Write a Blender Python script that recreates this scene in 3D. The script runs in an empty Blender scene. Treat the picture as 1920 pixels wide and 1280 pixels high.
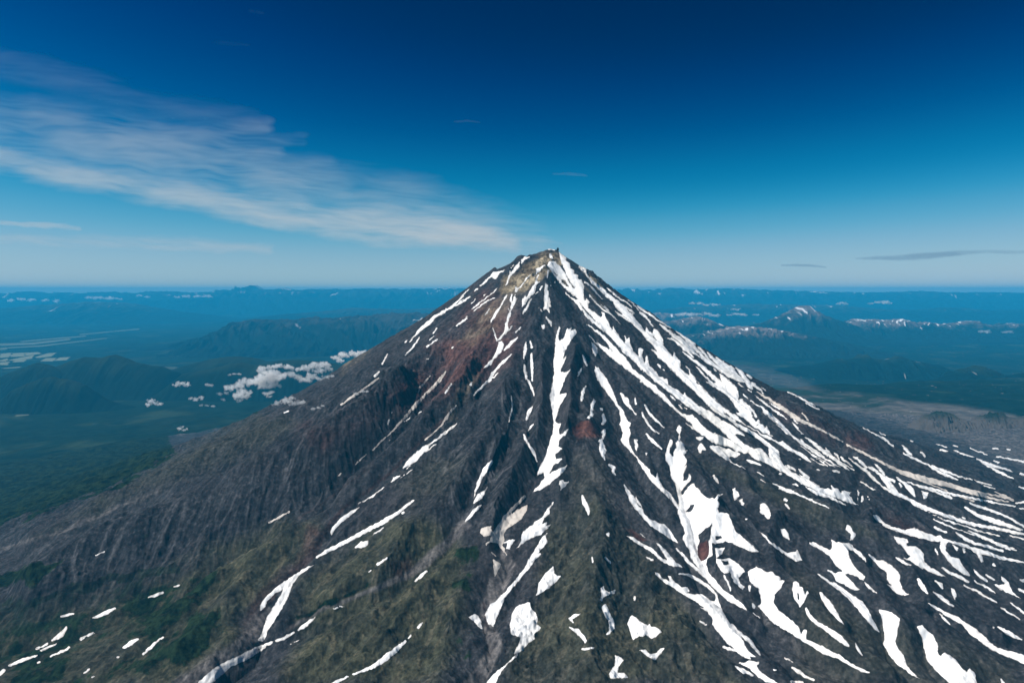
import bpy, bmesh, math, random
import numpy as np
from mathutils import Vector

# ------------------------------------------------------------------ camera, sky, sun, exposure
U = 10.0                      # Blender units per kilometre (1 unit = 100 m)
scene = bpy.context.scene
COL = scene.collection
CAM_Z = 3.035                  # km
FPX, CX, CY = 1280.0, 960.0, 640.0
PITCH = math.atan((640.0 - 545.0) / FPX)
cam_data = bpy.data.cameras.new('camera')
cam_data.sensor_width = 36.0
cam_data.lens = 36.0 * FPX / 1920.0
cam_data.clip_start = 0.5
cam_data.clip_end = 9000.0
cam = bpy.data.objects.new('camera', cam_data)
cam.location = (0, 0, CAM_Z * U)
cam.rotation_euler = (math.radians(90) - PITCH, 0, 0)
COL.objects.link(cam)
scene.camera = cam

SUN_EL = math.radians(52)
SUN_AZ = (-0.98, -0.18)       # horizontal direction towards the sun (x right, y away from the camera)
sun_data = bpy.data.lights.new('sun', 'SUN')
sun_data.energy = 5.0
sun_data.angle = math.radians(0.5)
sun_data.color = (1.0, 0.955, 0.89)
sun = bpy.data.objects.new('sun', sun_data)
_n = math.hypot(*SUN_AZ)
sdir = Vector((SUN_AZ[0] / _n * math.cos(SUN_EL), SUN_AZ[1] / _n * math.cos(SUN_EL), math.sin(SUN_EL)))
sun.rotation_euler = sdir.to_track_quat('Z', 'Y').to_euler()
sun.location = (-60, -60, 120)
COL.objects.link(sun)

world = bpy.data.worlds.new('World')
scene.world = world
world.use_nodes = True
wn = world.node_tree.nodes; wl = world.node_tree.links
wn.clear()
w_out = wn.new('ShaderNodeOutputWorld'); w_bg = wn.new('ShaderNodeBackground')
sky = wn.new('ShaderNodeTexSky'); sky.sky_type = 'NISHITA'
sky.sun_disc = False
sky.sun_elevation = SUN_EL
sky.sun_rotation = math.atan2(SUN_AZ[0], SUN_AZ[1])
sky.altitude = 3100
sky.air_density = 1.0
sky.dust_density = 0.6
sky.ozone_density = 3.0
# high, clear air seen through a polarising filter: deep blue overhead, pale and dull towards the horizon
def _scale(k):
    m = wn.new('ShaderNodeMix'); m.data_type = 'RGBA'; m.blend_type = 'MULTIPLY'
    m.inputs[0].default_value = 1.0; m.inputs[7].default_value = (k, k, k, 1)
    return m
w_down, w_up = _scale(.1), _scale(10.0)
w_curve = wn.new('ShaderNodeRGBCurve')
for ch, pts in enumerate((
        [(0, 0), (.15, .0), (.215, .012), (.28, .085), (.40, .26), (.54, .38), (.70, .47), (1, .55)],
        [(0, 0), (.16, .024), (.21, .055), (.31, .185), (.46, .385), (.59, .49), (.72, .56), (.9, .61), (1, .63)],
        [(0, .0), (.31, .105), (.39, .20), (.54, .42), (.684, .60), (.77, .65), (.85, .66), (1, .66)])):
    cv = w_curve.mapping.curves[ch]
    cv.points[0].location = pts[0]; cv.points[1].location = pts[-1]
    for p in pts[1:-1]: cv.points.new(*p)
w_curve.mapping.update()
w_bg.inputs['Strength'].default_value = 0.083
wl.new(sky.outputs[0], w_down.inputs[6]); wl.new(w_down.outputs[2], w_curve.inputs['Color'])
wl.new(w_curve.outputs['Color'], w_up.inputs[6]); wl.new(w_up.outputs[2], w_bg.inputs['Color'])
wl.new(w_bg.outputs[0], w_out.inputs['Surface'])

scene.view_settings.view_transform = 'Standard'
scene.view_settings.look = 'None'
scene.view_settings.exposure = 0.22
scene.view_settings.gamma = 1.0
scene.view_settings.use_curve_mapping = False
scene.render.engine = 'CYCLES'
scene.cycles.max_bounces = 6
scene.cycles.diffuse_bounces = 2
scene.cycles.volume_bounces = 4
scene.cycles.transparent_max_bounces = 12
scene.cycles.use_adaptive_sampling = False
scene.cycles.use_denoising = True
scene.cycles.denoising_prefilter = 'ACCURATE'

# ------------------------------------------------------------------ maths helpers (all in km)
CP, SP = math.cos(PITCH), math.sin(PITCH)

def project(x, y, z):
    """world km -> photograph pixel (1920 x 1280)"""
    dz = z - CAM_Z
    fwd = y * CP - dz * SP
    up = y * SP + dz * CP
    fwd = np.maximum(fwd, 1e-6)
    return CX + FPX * x / fwd, CY - FPX * up / fwd

def ray(px, py):
    a, b = (px - CX) / FPX, (CY - py) / FPX
    return np.array([a, CP + b * SP, -SP + b * CP])

def at_y(px, py, dist):
    """point on the line of sight at forward ground distance dist"""
    d = ray(px, py)
    return np.array([0, 0, CAM_Z]) + d * (dist / d[1])

def at_z(px, py, z):
    d = ray(px, py)
    return np.array([0, 0, CAM_Z]) + d * ((z - CAM_Z) / d[2])

def smooth(a, b, t):
    t = np.clip((t - a) / (b - a), 0, 1)
    return t * t * (3 - 2 * t)

def _hash(ix, iy, seed):
    h = (ix.astype(np.int64) * 374761393 + iy.astype(np.int64) * 668265263 + seed * 974634777) & 0xffffffff
    h = ((h ^ (h >> 13)) * 1274126177) & 0xffffffff
    return (h ^ (h >> 16)) & 0xffffffff

_GA = np.arange(256) * (2 * math.pi / 256)
_GX, _GY = np.cos(_GA).astype(np.float32), np.sin(_GA).astype(np.float32)

def perlin(x, y, seed=0):
    x = np.asarray(x, np.float32); y = np.asarray(y, np.float32)
    fx, fy = np.floor(x), np.floor(y)
    ix, iy = fx.astype(np.int32), fy.astype(np.int32)
    dx, dy = x - fx, y - fy
    u = dx * dx * dx * (dx * (dx * 6 - 15) + 10)
    v = dy * dy * dy * (dy * (dy * 6 - 15) + 10)
    def g(ox, oy):
        h = _hash(ix + ox, iy + oy, seed) & 255
        return _GX[h] * (dx - ox) + _GY[h] * (dy - oy)
    a, b, c, d = g(0, 0), g(1, 0), g(0, 1), g(1, 1)
    return ((a + (b - a) * u) * (1 - v) + (c + (d - c) * u) * v) * 1.5

def fbm(x, y, octaves=4, seed=0, gain=0.5):
    s, a = 0.0, 1.0
    for k in range(octaves):
        s = s + a * perlin(x, y, seed + k * 17)
        x, y, a = x * 2.03 + 11.3, y * 2.03 - 7.7, a * gain
    return s

def ridged(x, y, octaves=3, seed=0, gain=0.5):
    s, a = 0.0, 1.0
    for k in range(octaves):
        s = s + a * (1 - np.abs(perlin(x, y, seed + k * 17)) * 2)
        x, y, a = x * 2.1 + 5.1, y * 2.1 + 9.7, a * gain
    return s

# ------------------------------------------------------------------ traced outlines: signed distance in photograph pixels
def sd_poly(px, py, pts):
    d2 = np.full(px.shape, 1e12); inside = np.zeros(px.shape, bool)
    n = len(pts)
    for i in range(n):
        ax, ay = pts[i]; bx, by = pts[(i + 1) % n]
        ex, ey = bx - ax, by - ay
        wx, wy = px - ax, py - ay
        t = np.clip((wx * ex + wy * ey) / (ex * ex + ey * ey + 1e-9), 0, 1)
        d2 = np.minimum(d2, (wx - t * ex) ** 2 + (wy - t * ey) ** 2)
        c = (ay > py) != (by > py)
        if ey != 0:
            inside ^= c & (px < ex * (py - ay) / ey + ax)
    d = np.sqrt(d2)
    return np.where(inside, d, -d)

def sd_line(px, py, pts):
    """pts (x, y, halfwidth): positive inside a stroke of varying width"""
    best = np.full(px.shape, -1e6)
    for (ax, ay, aw), (bx, by, bw) in zip(pts[:-1], pts[1:]):
        ex, ey = bx - ax, by - ay
        wx, wy = px - ax, py - ay
        t = np.clip((wx * ex + wy * ey) / (ex * ex + ey * ey + 1e-9), 0, 1)
        best = np.maximum(best, aw + (bw - aw) * t - np.hypot(wx - t * ex, wy - t * ey))
    return best

def dist_line(px, py, pts):
    """(distance to the polyline, 0..1 along it)"""
    best = np.full(px.shape, 1e6); tt = np.zeros(px.shape)
    n = len(pts) - 1
    for i in range(n):
        ax, ay = pts[i][:2]; bx, by = pts[i + 1][:2]
        ex, ey = bx - ax, by - ay
        wx, wy = px - ax, py - ay
        t = np.clip((wx * ex + wy * ey) / (ex * ex + ey * ey + 1e-9), 0, 1)
        d = np.hypot(wx - t * ex, wy - t * ey)
        m = d < best
        best = np.where(m, d, best); tt = np.where(m, (i + t) / n, tt)
    return best, tt

# ------------------------------------------------------------------ object helpers
def tag(o, label=None, category=None, kind=None, group=None):
    if label: o['label'] = label
    if category: o['category'] = category
    if kind: o['kind'] = kind
    if group: o['group'] = group
    return o

def mesh_object(name, verts, faces_loops, face_sizes, mat, smooth_shade=True, attrs=None):
    me = bpy.data.meshes.new(name)
    nv, nl, nf = len(verts), len(faces_loops), len(face_sizes)
    me.vertices.add(nv); me.loops.add(nl); me.polygons.add(nf)
    me.vertices.foreach_set('co', np.ascontiguousarray(verts, np.float32).ravel())
    me.loops.foreach_set('vertex_index', np.ascontiguousarray(faces_loops, np.int32))
    st = np.zeros(nf, np.int32); st[1:] = np.cumsum(face_sizes)[:-1]
    me.polygons.foreach_set('loop_start', st)
    me.update(calc_edges=True)
    me.polygons.foreach_set('use_smooth', np.full(nf, smooth_shade, bool))
    for k, a in (attrs or {}).items():
        at = me.attributes.new(k, 'FLOAT_COLOR', 'POINT')
        c = np.ones((nv, 4), np.float32); c[:, :a.shape[1]] = a
        at.data.foreach_set('color', c.ravel())
    me.materials.append(mat)
    o = bpy.data.objects.new(name, me)
    COL.objects.link(o)
    return o

def grid_loops(nr, na):
    i = np.arange(nr * na, dtype=np.int32).reshape(nr, na)
    q = np.stack([i[:-1, :-1], i[:-1, 1:], i[1:, 1:], i[1:, :-1]], -1).reshape(-1, 4)
    return q.ravel(), np.full(len(q), 4, np.int32)

class NT:
    """small node-tree writer"""
    def __init__(self, name):
        self.m = bpy.data.materials.new(name); self.m.use_nodes = True
        self.t = self.m.node_tree; self.t.nodes.clear()
        self.out = self.n('ShaderNodeOutputMaterial')
    def n(self, typ, **kw):
        nd = self.t.nodes.new(typ)
        for k, v in kw.items(): setattr(nd, k, v)
        return nd
    def link(self, a, b): self.t.links.new(a, b)
    def put(self, sock, v):
        if isinstance(v, bpy.types.NodeSocket): self.link(v, sock)
        else: sock.default_value = v
    def attr(self, name):
        a = self.n('ShaderNodeAttribute'); a.attribute_name = name; return a
    def sep(self, v):
        s = self.n('ShaderNodeSeparateColor'); self.link(v, s.inputs[0]); return s.outputs
    def math(self, op, a, b=0.0, c=None, clamp=False):
        m = self.n('ShaderNodeMath', operation=op, use_clamp=clamp)
        self.put(m.inputs[0], a); self.put(m.inputs[1], b)
        if c is not None: self.put(m.inputs[2], c)
        return m.outputs[0]
    def mix(self, f, a, b, blend='MIX'):
        m = self.n('ShaderNodeMix', data_type='RGBA', blend_type=blend)
        self.put(m.inputs[0], f)
        self.put(m.inputs[6], a if isinstance(a, bpy.types.NodeSocket) else (*a, 1)[:4])
        self.put(m.inputs[7], b if isinstance(b, bpy.types.NodeSocket) else (*b, 1)[:4])
        return m.outputs[2]
    def vec(self, x, y, z=0.0):
        c = self.n('ShaderNodeCombineXYZ')
        for i, v in enumerate((x, y, z)): self.put(c.inputs[i], v)
        return c.outputs[0]
    def noise(self, vec, scale, detail=4.0, rough=0.55, dist=0.0):
        t = self.n('ShaderNodeTexNoise')
        self.link(vec, t.inputs['Vector'])
        t.inputs['Scale'].default_value = scale; t.inputs['Detail'].default_value = detail
        t.inputs['Roughness'].default_value = rough; t.inputs['Distortion'].default_value = dist
        return t.outputs['Fac']
    def ramp(self, v, a, b):
        r = self.n('ShaderNodeMapRange', interpolation_type='SMOOTHSTEP')
        self.put(r.inputs[0], v); r.inputs[1].default_value = a; r.inputs[2].default_value = b
        return r.outputs[0]
    def surface(self, color, rough=0.9, normal=None, spec=0.1):
        b = self.n('ShaderNodeBsdfPrincipled')
        self.put(b.inputs['Base Color'], color if isinstance(color, bpy.types.NodeSocket) else (*color, 1))
        b.inputs['Roughness'].default_value = rough
        b.inputs['Specular IOR Level'].default_value = spec
        if normal is not None: self.link(normal, b.inputs['Normal'])
        self.link(b.outputs[0], self.out.inputs['Surface'])
        return self.m
    def bump(self, h, strength, distance):
        b = self.n('ShaderNodeBump'); b.inputs['Strength'].default_value = strength
        b.inputs['Distance'].default_value = distance
        self.link(h, b.inputs['Height']); return b.outputs[0]

# ------------------------------------------------------------------ the volcano: one height field, in km
SUMMIT = at_y(1033, 474, 7.0)
SX, SY = float(SUMMIT[0]), float(SUMMIT[1])

_R = np.array([0, .12, .42, .84, 1.27, 1.46, 2.2, 2.77, 3.4, 4.2, 5, 6, 7, 9, 12, 30])
_Z = np.array([3.45, 3.40, 3.225, 2.93, 2.63, 2.50, 2.085, 1.80, 1.55, 1.30, 1.10, .93, .80, .55, .3, .1])
_rr = np.linspace(0, 30, 6001)
_k = np.exp(-0.5 * (np.arange(-40, 41) / 16.0) ** 2); _k /= _k.sum()
_zz = np.interp(_rr, _R, _Z)
_zs = np.convolve(np.concatenate([np.full(40, _zz[0]), _zz, np.full(40, _zz[-1])]), _k, 'valid')
_w = smooth(0.1, 0.5, _rr)
_PROFILE = _zz * (1 - _w) + _zs * _w

# crests (+) and gullies (-): pixels traced on the flank, height in pixels at that distance, half width in pixels
LINES = [
    (-6.5, 30, [(1035, 575), (1042, 640), (1040, 720), (1034, 800), (1018, 870), (985, 925), (950, 960), (932, 1000), (952, 1050), (935, 1100), (905, 1150), (925, 1210), (890, 1285)]),
    (-10, 34, [(945, 640), (915, 700), (880, 770), (840, 806), (765, 880), (690, 935), (622, 990), (590, 1040), (520, 1110), (485, 1195), (390, 1285)]),
    (-16, 36, [(860, 650), (810, 720), (745, 800), (660, 880), (560, 972), (440, 1018), (330, 1092), (150, 1155), (0, 1195)]),
    (-10, 30, [(980, 690), (968, 770), (930, 862), (900, 930), (870, 990), (800, 1055), (700, 1110), (560, 1172), (430, 1240)]),
    (-6, 16, [(988, 660), (995, 740), (1000, 780), (985, 830), (1008, 868)]),
    (-11, 34, [(1115, 690), (1160, 775), (1195, 860), (1240, 930), (1280, 1010), (1320, 1070), (1370, 1110), (1430, 1170), (1500, 1250)]),
    (-10, 34, [(1262, 840), (1285, 920), (1310, 990), (1330, 1060)]),
    (-8, 26, [(1225, 1072), (1290, 1120), (1340, 1170), (1390, 1220), (1440, 1285)]),
    (-9, 30, [(1425, 1080), (1432, 1130), (1480, 1180), (1560, 1225), (1640, 1265)]),
    (-9, 22, [(1100, 618), (1160, 690), (1230, 768), (1320, 838), (1420, 890), (1520, 935), (1610, 948)]),
    (-7, 20, [(1032, 492), (1080, 570), (1140, 650), (1220, 730), (1300, 790), (1380, 845)]),
    (-7, 20, [(1100, 520), (1180, 600), (1250, 680), (1330, 750), (1420, 805), (1510, 860)]),
    (-6, 14, [(1180, 580), (1270, 655), (1350, 705), (1420, 745), (1500, 800), (1580, 830)]),
    (-8, 26, [(1635, 965), (1700, 1000), (1800, 1030), (1920, 1058)]),
    (-8, 24, [(1740, 1132), (1830, 1190), (1920, 1235)]),
    (-8, 26, [(1650, 1145), (1665, 1200), (1725, 1280)]),
    (-8, 26, [(1725, 1178), (1750, 1240), (1800, 1290)]),
    (-6, 20, [(1630, 1040), (1675, 1080), (1700, 1110)]),
    (-7, 26, [(990, 1060), (960, 1110), (930, 1150)]),
    (12, 34, [(905, 660), (868, 725), (800, 790), (725, 858), (640, 925), (560, 990), (490, 1045), (430, 1130), (330, 1230)]),
    (26, 46, [(800, 690), (700, 782), (600, 852), (500, 908), (400, 950), (300, 1003), (180, 1055), (60, 1115)]),
    (15, 34, [(740, 680), (640, 742), (540, 800), (440, 852), (330, 907), (200, 965), (60, 1025)]),
    (9, 34, [(965, 690), (945, 775), (890, 862), (850, 925), (790, 990), (710, 1050), (620, 1115)]),
    (5, 34, [(1012, 620), (1015, 760), (1000, 825), (960, 905), (905, 1000), (880, 1060), (845, 1150), (820, 1285)]),
    (7, 66, [(1055, 590), (1078, 680), (1092, 760), (1100, 830), (1115, 920), (1120, 1010), (1110, 1150), (1100, 1285)]),
    (9, 34, [(1120, 650), (1190, 745), (1255, 830), (1318, 905), (1390, 1000), (1460, 1085), (1560, 1180), (1650, 1262)]),
    (8, 20, [(1290, 822), (1380, 882), (1440, 906), (1520, 938), (1600, 992), (1680, 1015), (1780, 1055), (1920, 1090)]),
    (9, 24, [(1530, 876), (1620, 892), (1690, 930), (1760, 962), (1850, 1003), (1920, 1030)]),
    (8, 20, [(1455, 738), (1540, 788), (1640, 838), (1720, 880), (1830, 930)]),
    (9, 22, [(911, 722), (877, 783), (821, 824), (766, 880), (687, 952), (615, 1025), (560, 1090), (520, 1150)]),
    (10, 18, [(966, 777), (938, 830), (921, 874), (904, 918), (887, 963), (868, 1000)]),
    (5, 18, [(989, 790), (984, 850), (962, 900), (935, 960), (915, 1010)]),
    (4, 16, [(1035, 640), (1020, 700), (1012, 760), (1006, 820)]),
    (8, 18, [(1085, 650), (1070, 720), (1064, 790), (1055, 860), (1050, 930)]),
    (6, 16, [(830, 640), (760, 690), (690, 740), (640, 775)]),
    (-6, 16, [(850, 640), (775, 692), (705, 742), (650, 790), (590, 815)]),
    (6, 16, [(1130, 720), (1180, 800), (1215, 870), (1262, 950)]),
    (7, 18, [(1345, 930), (1330, 1000), (1360, 1070), (1420, 1140)]),
    (7, 20, [(1460, 960), (1440, 1010), (1460, 1060), (1520, 1120), (1580, 1170)]),
    (6, 18, [(1560, 1000), (1600, 1060), (1650, 1120), (1700, 1170)]),
    (6, 18, [(1700, 1060), (1740, 1110), (1800, 1150), (1880, 1190)]),
    (5, 12, [(1075, 560), (1140, 640), (1220, 712), (1300, 775), (1345, 815)]),
    (5, 12, [(1120, 575), (1190, 640), (1260, 700), (1330, 760), (1400, 800)]),
    (5, 10, [(1200, 580), (1290, 660), (1360, 720), (1440, 770)]),
]
CONES = [(1096, 806, .050, .085), (1316, 1030, .02, .05)]

def ground_level(x, y):
    """valley floor on the left, lava plateau between the volcanoes on the right"""
    plateau = smooth(-0.5, 3.5, x + 0.12 * (y - 7)) * (1 - smooth(13.0, 17.5, y - 0.25 * x + 0.8 * perlin(x * .5, y * .5, 41)))
    g = .20 + .69 * plateau
    far = smooth(14, 26, np.hypot(x, y))
    g = g + .02 * plateau * fbm(x * 1.3, y * 1.3, 3, 5) + (.05 + .05 * far) * np.maximum(0, fbm(x * .16, y * .16, 3, 23))
    return g

def at_base(px, py):
    """photograph pixel -> world xy on the smooth cone (no relief)"""
    d = ray(px, py)
    t = np.linspace(1.2, 13, 2400)
    X, Y, Z = d[0] * t, d[1] * t, CAM_Z + d[2] * t
    h = cone_height(X, Y)
    k = np.argmax(Z < h) if np.any(Z < h) else int(np.argmin(Z - h))
    return float(X[k]), float(Y[k])

SKY_L = [(600, 712), (650, 681), (700, 652), (750, 622), (800, 592), (850, 558), (880, 537), (905, 517), (917, 509), (928, 501), (936, 507), (945, 506), (955, 499), (962, 490), (972, 480), (980, 478), (990, 479), (1003, 481), (1012, 476), (1022, 469), (1033, 468)]
SKY_R = [(1033, 468), (1046, 469), (1052, 476), (1060, 482), (1080, 497), (1100, 505), (1110, 508), (1122, 519), (1135, 530), (1145, 540), (1160, 551), (1200, 576), (1250, 610), (1300, 643), (1350, 674), (1400, 700), (1440, 721), (1500, 746), (1540, 768)]
def _flank(pts):
    """crest heights read along the skyline: smooth part and crags, as functions of the distance from the summit"""
    q = [at_y(px, py, SY) for px, py in pts]
    r = np.abs(np.array([p[0] for p in q]) - SX); z = np.array([p[2] for p in q])
    o = np.argsort(r); r, z = r[o], z[o]
    d = np.interp(_rr, np.append(r, r[-1] + 1.6), np.append(z - np.interp(r, _rr, _PROFILE), 0))
    kk = np.exp(-0.5 * (np.arange(-90, 91) / 34.0) ** 2); kk /= kk.sum()
    lo = np.convolve(np.concatenate([np.full(90, d[0]), d, np.full(90, d[-1])]), kk, 'valid')
    return lo, d - lo
_LL, _LH = _flank(SKY_L); _RL, _RH = _flank(SKY_R)

def cone_height(x, y):
    dx, dy = x - SX, y - SY
    r = np.hypot(dx, dy)
    z = np.interp(r, _rr, _PROFILE)
    s = dx / (r + .03)
    wl, wr = smooth(-.35, .95, -s), smooth(-.35, .95, s)
    wt = wl + wr + 1e-6
    z = z + (wl * np.interp(r, _rr, _LL) + wr * np.interp(r, _rr, _RL)) / wt
    nar = np.exp(-(dy / (.035 + .05 * r)) ** 2)
    z = z + nar * (np.interp(r, _rr, _LH) * smooth(.02, -.02, dx) + np.interp(r, _rr, _RH) * smooth(-.02, .02, dx))
    z = z - smooth(0.2, 1.2, -dx / (r + .2)) * .25 * smooth(4.0, 7.0, r)
    return z

def smax(a, b, k):
    h = np.clip(.5 + .5 * (a - b) / k, 0, 1)
    return b + (a - b) * h + k * h * (1 - h)

def height(x, y, detail=True):
    dx, dy = x - SX, y - SY
    r = np.hypot(dx, dy); th = np.arctan2(dx, -dy)
    z = cone_height(x, y)
    px, py = project(x, y, z)
    d = np.hypot(x, y)
    near = (1 - smooth(7.6, 8.8, y)) * smooth(1.0, 2.2, d)      # traced relief belongs to the side that is seen
    wob = 5 * perlin(x * 2.2, y * 2.2, 77) + 3 * perlin(x * 6, y * 6, 78)
    rel = np.zeros_like(z)
    for amp, w, pts in LINES:
        xs = [p[0] for p in pts]; ys = [p[1] for p in pts]
        m = (px > min(xs) - 2 * w) & (px < max(xs) + 2 * w) & (py > min(ys) - 2 * w) & (py < max(ys) + 2 * w)
        if not m.any(): continue
        q, t = dist_line(px[m] + wob[m], py[m] + .6 * wob[m], pts)
        f = np.clip(1 - q / (1.1 * w), 0, 1)
        f = .25 * f * f * (3 - 2 * f) + .75 * f ** 1.2 if amp > 0 else f ** 1.3
        fade = smooth(0, .08, t) * (0.85 + .15 * t)
        rel[m] += amp * f * fade * d[m] / FPX
    z = z + 2.4 * rel * near
    # broad radial ribs and gullies that widen downhill
    wth = th + .09 * perlin(dx * 1.1, dy * 1.1, 3) + .02 * perlin(dx * 4, dy * 4, 4)
    ramp = smooth(.25, 1.4, r)
    damp = 1 - .5 * smooth(4.5, 7.5, r)
    c1 = ridged(wth * 4.2 + 3, r * .22 + 1, 2, 31) - 1.0
    c2 = ridged(wth * 11, r * .6, 2, 32) - 1.0
    z = z + damp * ramp * (.016 * np.minimum(r, 4) * c1 + .006 * np.minimum(r + .3, 3) * c2)
    low = smooth(2.2, 3.6, r)
    z = z + .020 * low * damp * fbm(x * 3.1, y * 3.1, 4, 51)
    for (cx, cy), (_, _, ch, cr) in zip(CONE_XY, CONES):
        q = np.hypot(x - cx, y - cy) / cr
        z = z + ch * np.clip(1.25 - q, 0, .85) - ch * .8 * np.exp(-((x - cx + .02) ** 2 + (y - cy + .035) ** 2) / (cr * .42) ** 2)
    g = ground_level(x, y)
    return smax(z, g, .10)

CONE_XY = [at_base(c[0], c[1]) for c in CONES]

AZ = np.radians(np.linspace(-48, 48, 1640))
def _radii():
    out, r = [], 1.55
    while r < 13.5:
        out.append(r)
        r += np.interp(r, [1.5, 3, 5, 7, 8, 10, 13.5], [.0075, .0052, .006, .0062, .012, .022, .035])
    return np.array(out)
RAD = _radii()
NR, NA = len(RAD), len(AZ)
GX = (RAD[:, None] * np.sin(AZ)[None]).astype(np.float64)
GY = (RAD[:, None] * np.cos(AZ)[None]).astype(np.float64)
GZ = np.empty_like(GX)
for _s in range(0, NR, 200):
    GZ[_s:_s + 200] = height(GX[_s:_s + 200], GY[_s:_s + 200])

# ribs and scree runs: noise drawn out along the local fall line of the slopes above
def _grid_slope(Z):
    d_az = np.gradient(Z, AZ, axis=1) / RAD[:, None]
    d_r = np.gradient(Z, RAD, axis=0)
    sa, ca = np.sin(AZ)[None], np.cos(AZ)[None]
    return d_r * sa + d_az * ca, d_r * ca - d_az * sa
def _blur(Z, n):
    for _ in range(n):
        Z = (np.roll(Z, 1, 0) + np.roll(Z, -1, 0) + 2 * Z) / 4
        Z = (np.roll(Z, 1, 1) + np.roll(Z, -1, 1) + 2 * Z) / 4
    return Z
_gx, _gy = _grid_slope(_blur(GZ, 6))
_gn = np.hypot(_gx, _gy) + .02
_dx, _dy = (_gx / _gn).astype(np.float32), (_gy / _gn).astype(np.float32)
SLOPE = np.hypot(_gx, _gy)
_ridx = np.arange(NR)
def _lookup(F, x, y):
    a = np.clip(np.round((np.arctan2(x, y) - AZ[0]) / (AZ[1] - AZ[0])).astype(np.int32), 0, NA - 1)
    k = np.clip(np.round(np.interp(np.hypot(x, y), RAD, _ridx)).astype(np.int32), 0, NR - 1)
    return F[k, a]
def fall_noise(freq, step, n, seed):
    acc = np.zeros(GX.shape, np.float32)
    for sgn in (1, -1):
        x, y = GX.astype(np.float32), GY.astype(np.float32)
        for k in range(n):
            acc += perlin(x * freq, y * freq, seed) * (1 - k / (n + 1.0))
            vx, vy = _lookup(_dx, x, y), _lookup(_dy, x, y)
            x = x + sgn * step * vx; y = y + sgn * step * vy
    return acc / acc.std()
RIB1 = fall_noise(13.0, .030, 8, 301)
RIB2 = fall_noise(24.0, .016, 8, 302)
RIB3 = fall_noise(60.0, .010, 8, 303)
_r = np.hypot(GX - SX, GY - SY)
_steep = smooth(.12, .45, SLOPE)
_fl = smooth(9.5, 7.5, np.hypot(GX - SX, GY - SY))
GZ = GZ + _fl * (.0090 * fbm(GX * 8, GY * 8, 4, 52) + .0042 * fbm(GX * 34, GY * 34, 4, 53)) * (.45 + .55 * smooth(.3, 2.6, _r))
_u, _v = project(GX, GY, GZ)
def _soft(pts, soft):
    xs = [p[0] for p in pts]; ys = [p[1] for p in pts]
    m = (_u > min(xs) - 2 * soft) & (_u < max(xs) + 2 * soft) & (_v > min(ys) - 2 * soft) & (_v < max(ys) + 2 * soft)
    o = np.zeros(GX.shape); o[m] = smooth(-soft, soft, sd_poly(_u[m], _v[m], pts)); return o
_wall = np.maximum.reduce([
    _soft([(985, 630), (1062, 630), (1050, 800), (1012, 900), (940, 965), (850, 965), (790, 900), (880, 800), (930, 720)], 26),
    .55 * _soft([(740, 690), (640, 760), (540, 830), (400, 915), (200, 985), (0, 1080), (0, 1180), (150, 1148), (330, 1088), (560, 966), (690, 880), (830, 740), (900, 640), (840, 620)], 22),
    .7 * _soft([(1480, 745), (1700, 860), (1680, 880), (1460, 780)], 12),
    .6 * _soft([(1440, 900), (1620, 930), (1760, 1000), (1700, 1010), (1560, 965)], 12),
    .6 * _soft([(1080, 700), (1160, 800), (1230, 920), (1180, 930), (1090, 830)], 18),
    .7 * _soft([(830, 1140), (900, 1150), (890, 1285), (800, 1285)], 14)])
_rough = np.maximum.reduce([
    _soft([(940, 590), (915, 680), (880, 740), (840, 820), (790, 800), (700, 770), (640, 790), (600, 770), (700, 700), (800, 640), (880, 590)], 30),
    1.7 * _soft([(935, 540), (965, 486), (980, 474), (1015, 478), (1035, 468), (1048, 486), (1010, 520), (980, 545)], 8),
    1.5 * _soft([(1090, 500), (1125, 512), (1160, 550), (1140, 556), (1100, 520)], 8),
    .9 * _soft([(960, 1040), (1130, 920), (1260, 1080), (1400, 1285), (900, 1285)], 40),
    .5 * _soft([(560, 1090), (760, 990), (870, 1080), (820, 1285), (520, 1285)], 40),
    .55 * _soft([(700, 785), (560, 875), (420, 945), (300, 1000), (60, 1090), (0, 1180), (330, 1088), (560, 966), (690, 880), (770, 800)], 16),
    .5 * _soft([(1440, 740), (1660, 830), (1640, 860), (1440, 770)], 12)])
GZ = GZ + _fl * (.30 + .85 * _wall) * (.0022 * _steep * smooth(.3, 1.2, _r) * RIB1 + .0020 * (.2 + _steep) * smooth(.15, .6, _r) * RIB2 + .0011 * (.3 + _steep) * RIB3)
GZ = GZ + _rough * (.012 * (ridged(GX * 11, GY * 11, 4, 60) - 1.0) + .004 * fbm(GX * 30, GY * 30, 3, 61))
PU, PV = project(GX, GY, GZ)
_slope = (GZ - CAM_Z) / RAD[:, None]
VIS = _slope >= np.maximum.accumulate(_slope, axis=0) - .0012
GTH = np.arctan2(GX - SX, -(GY - SY)); GR = np.hypot(GX - SX, GY - SY)

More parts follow.
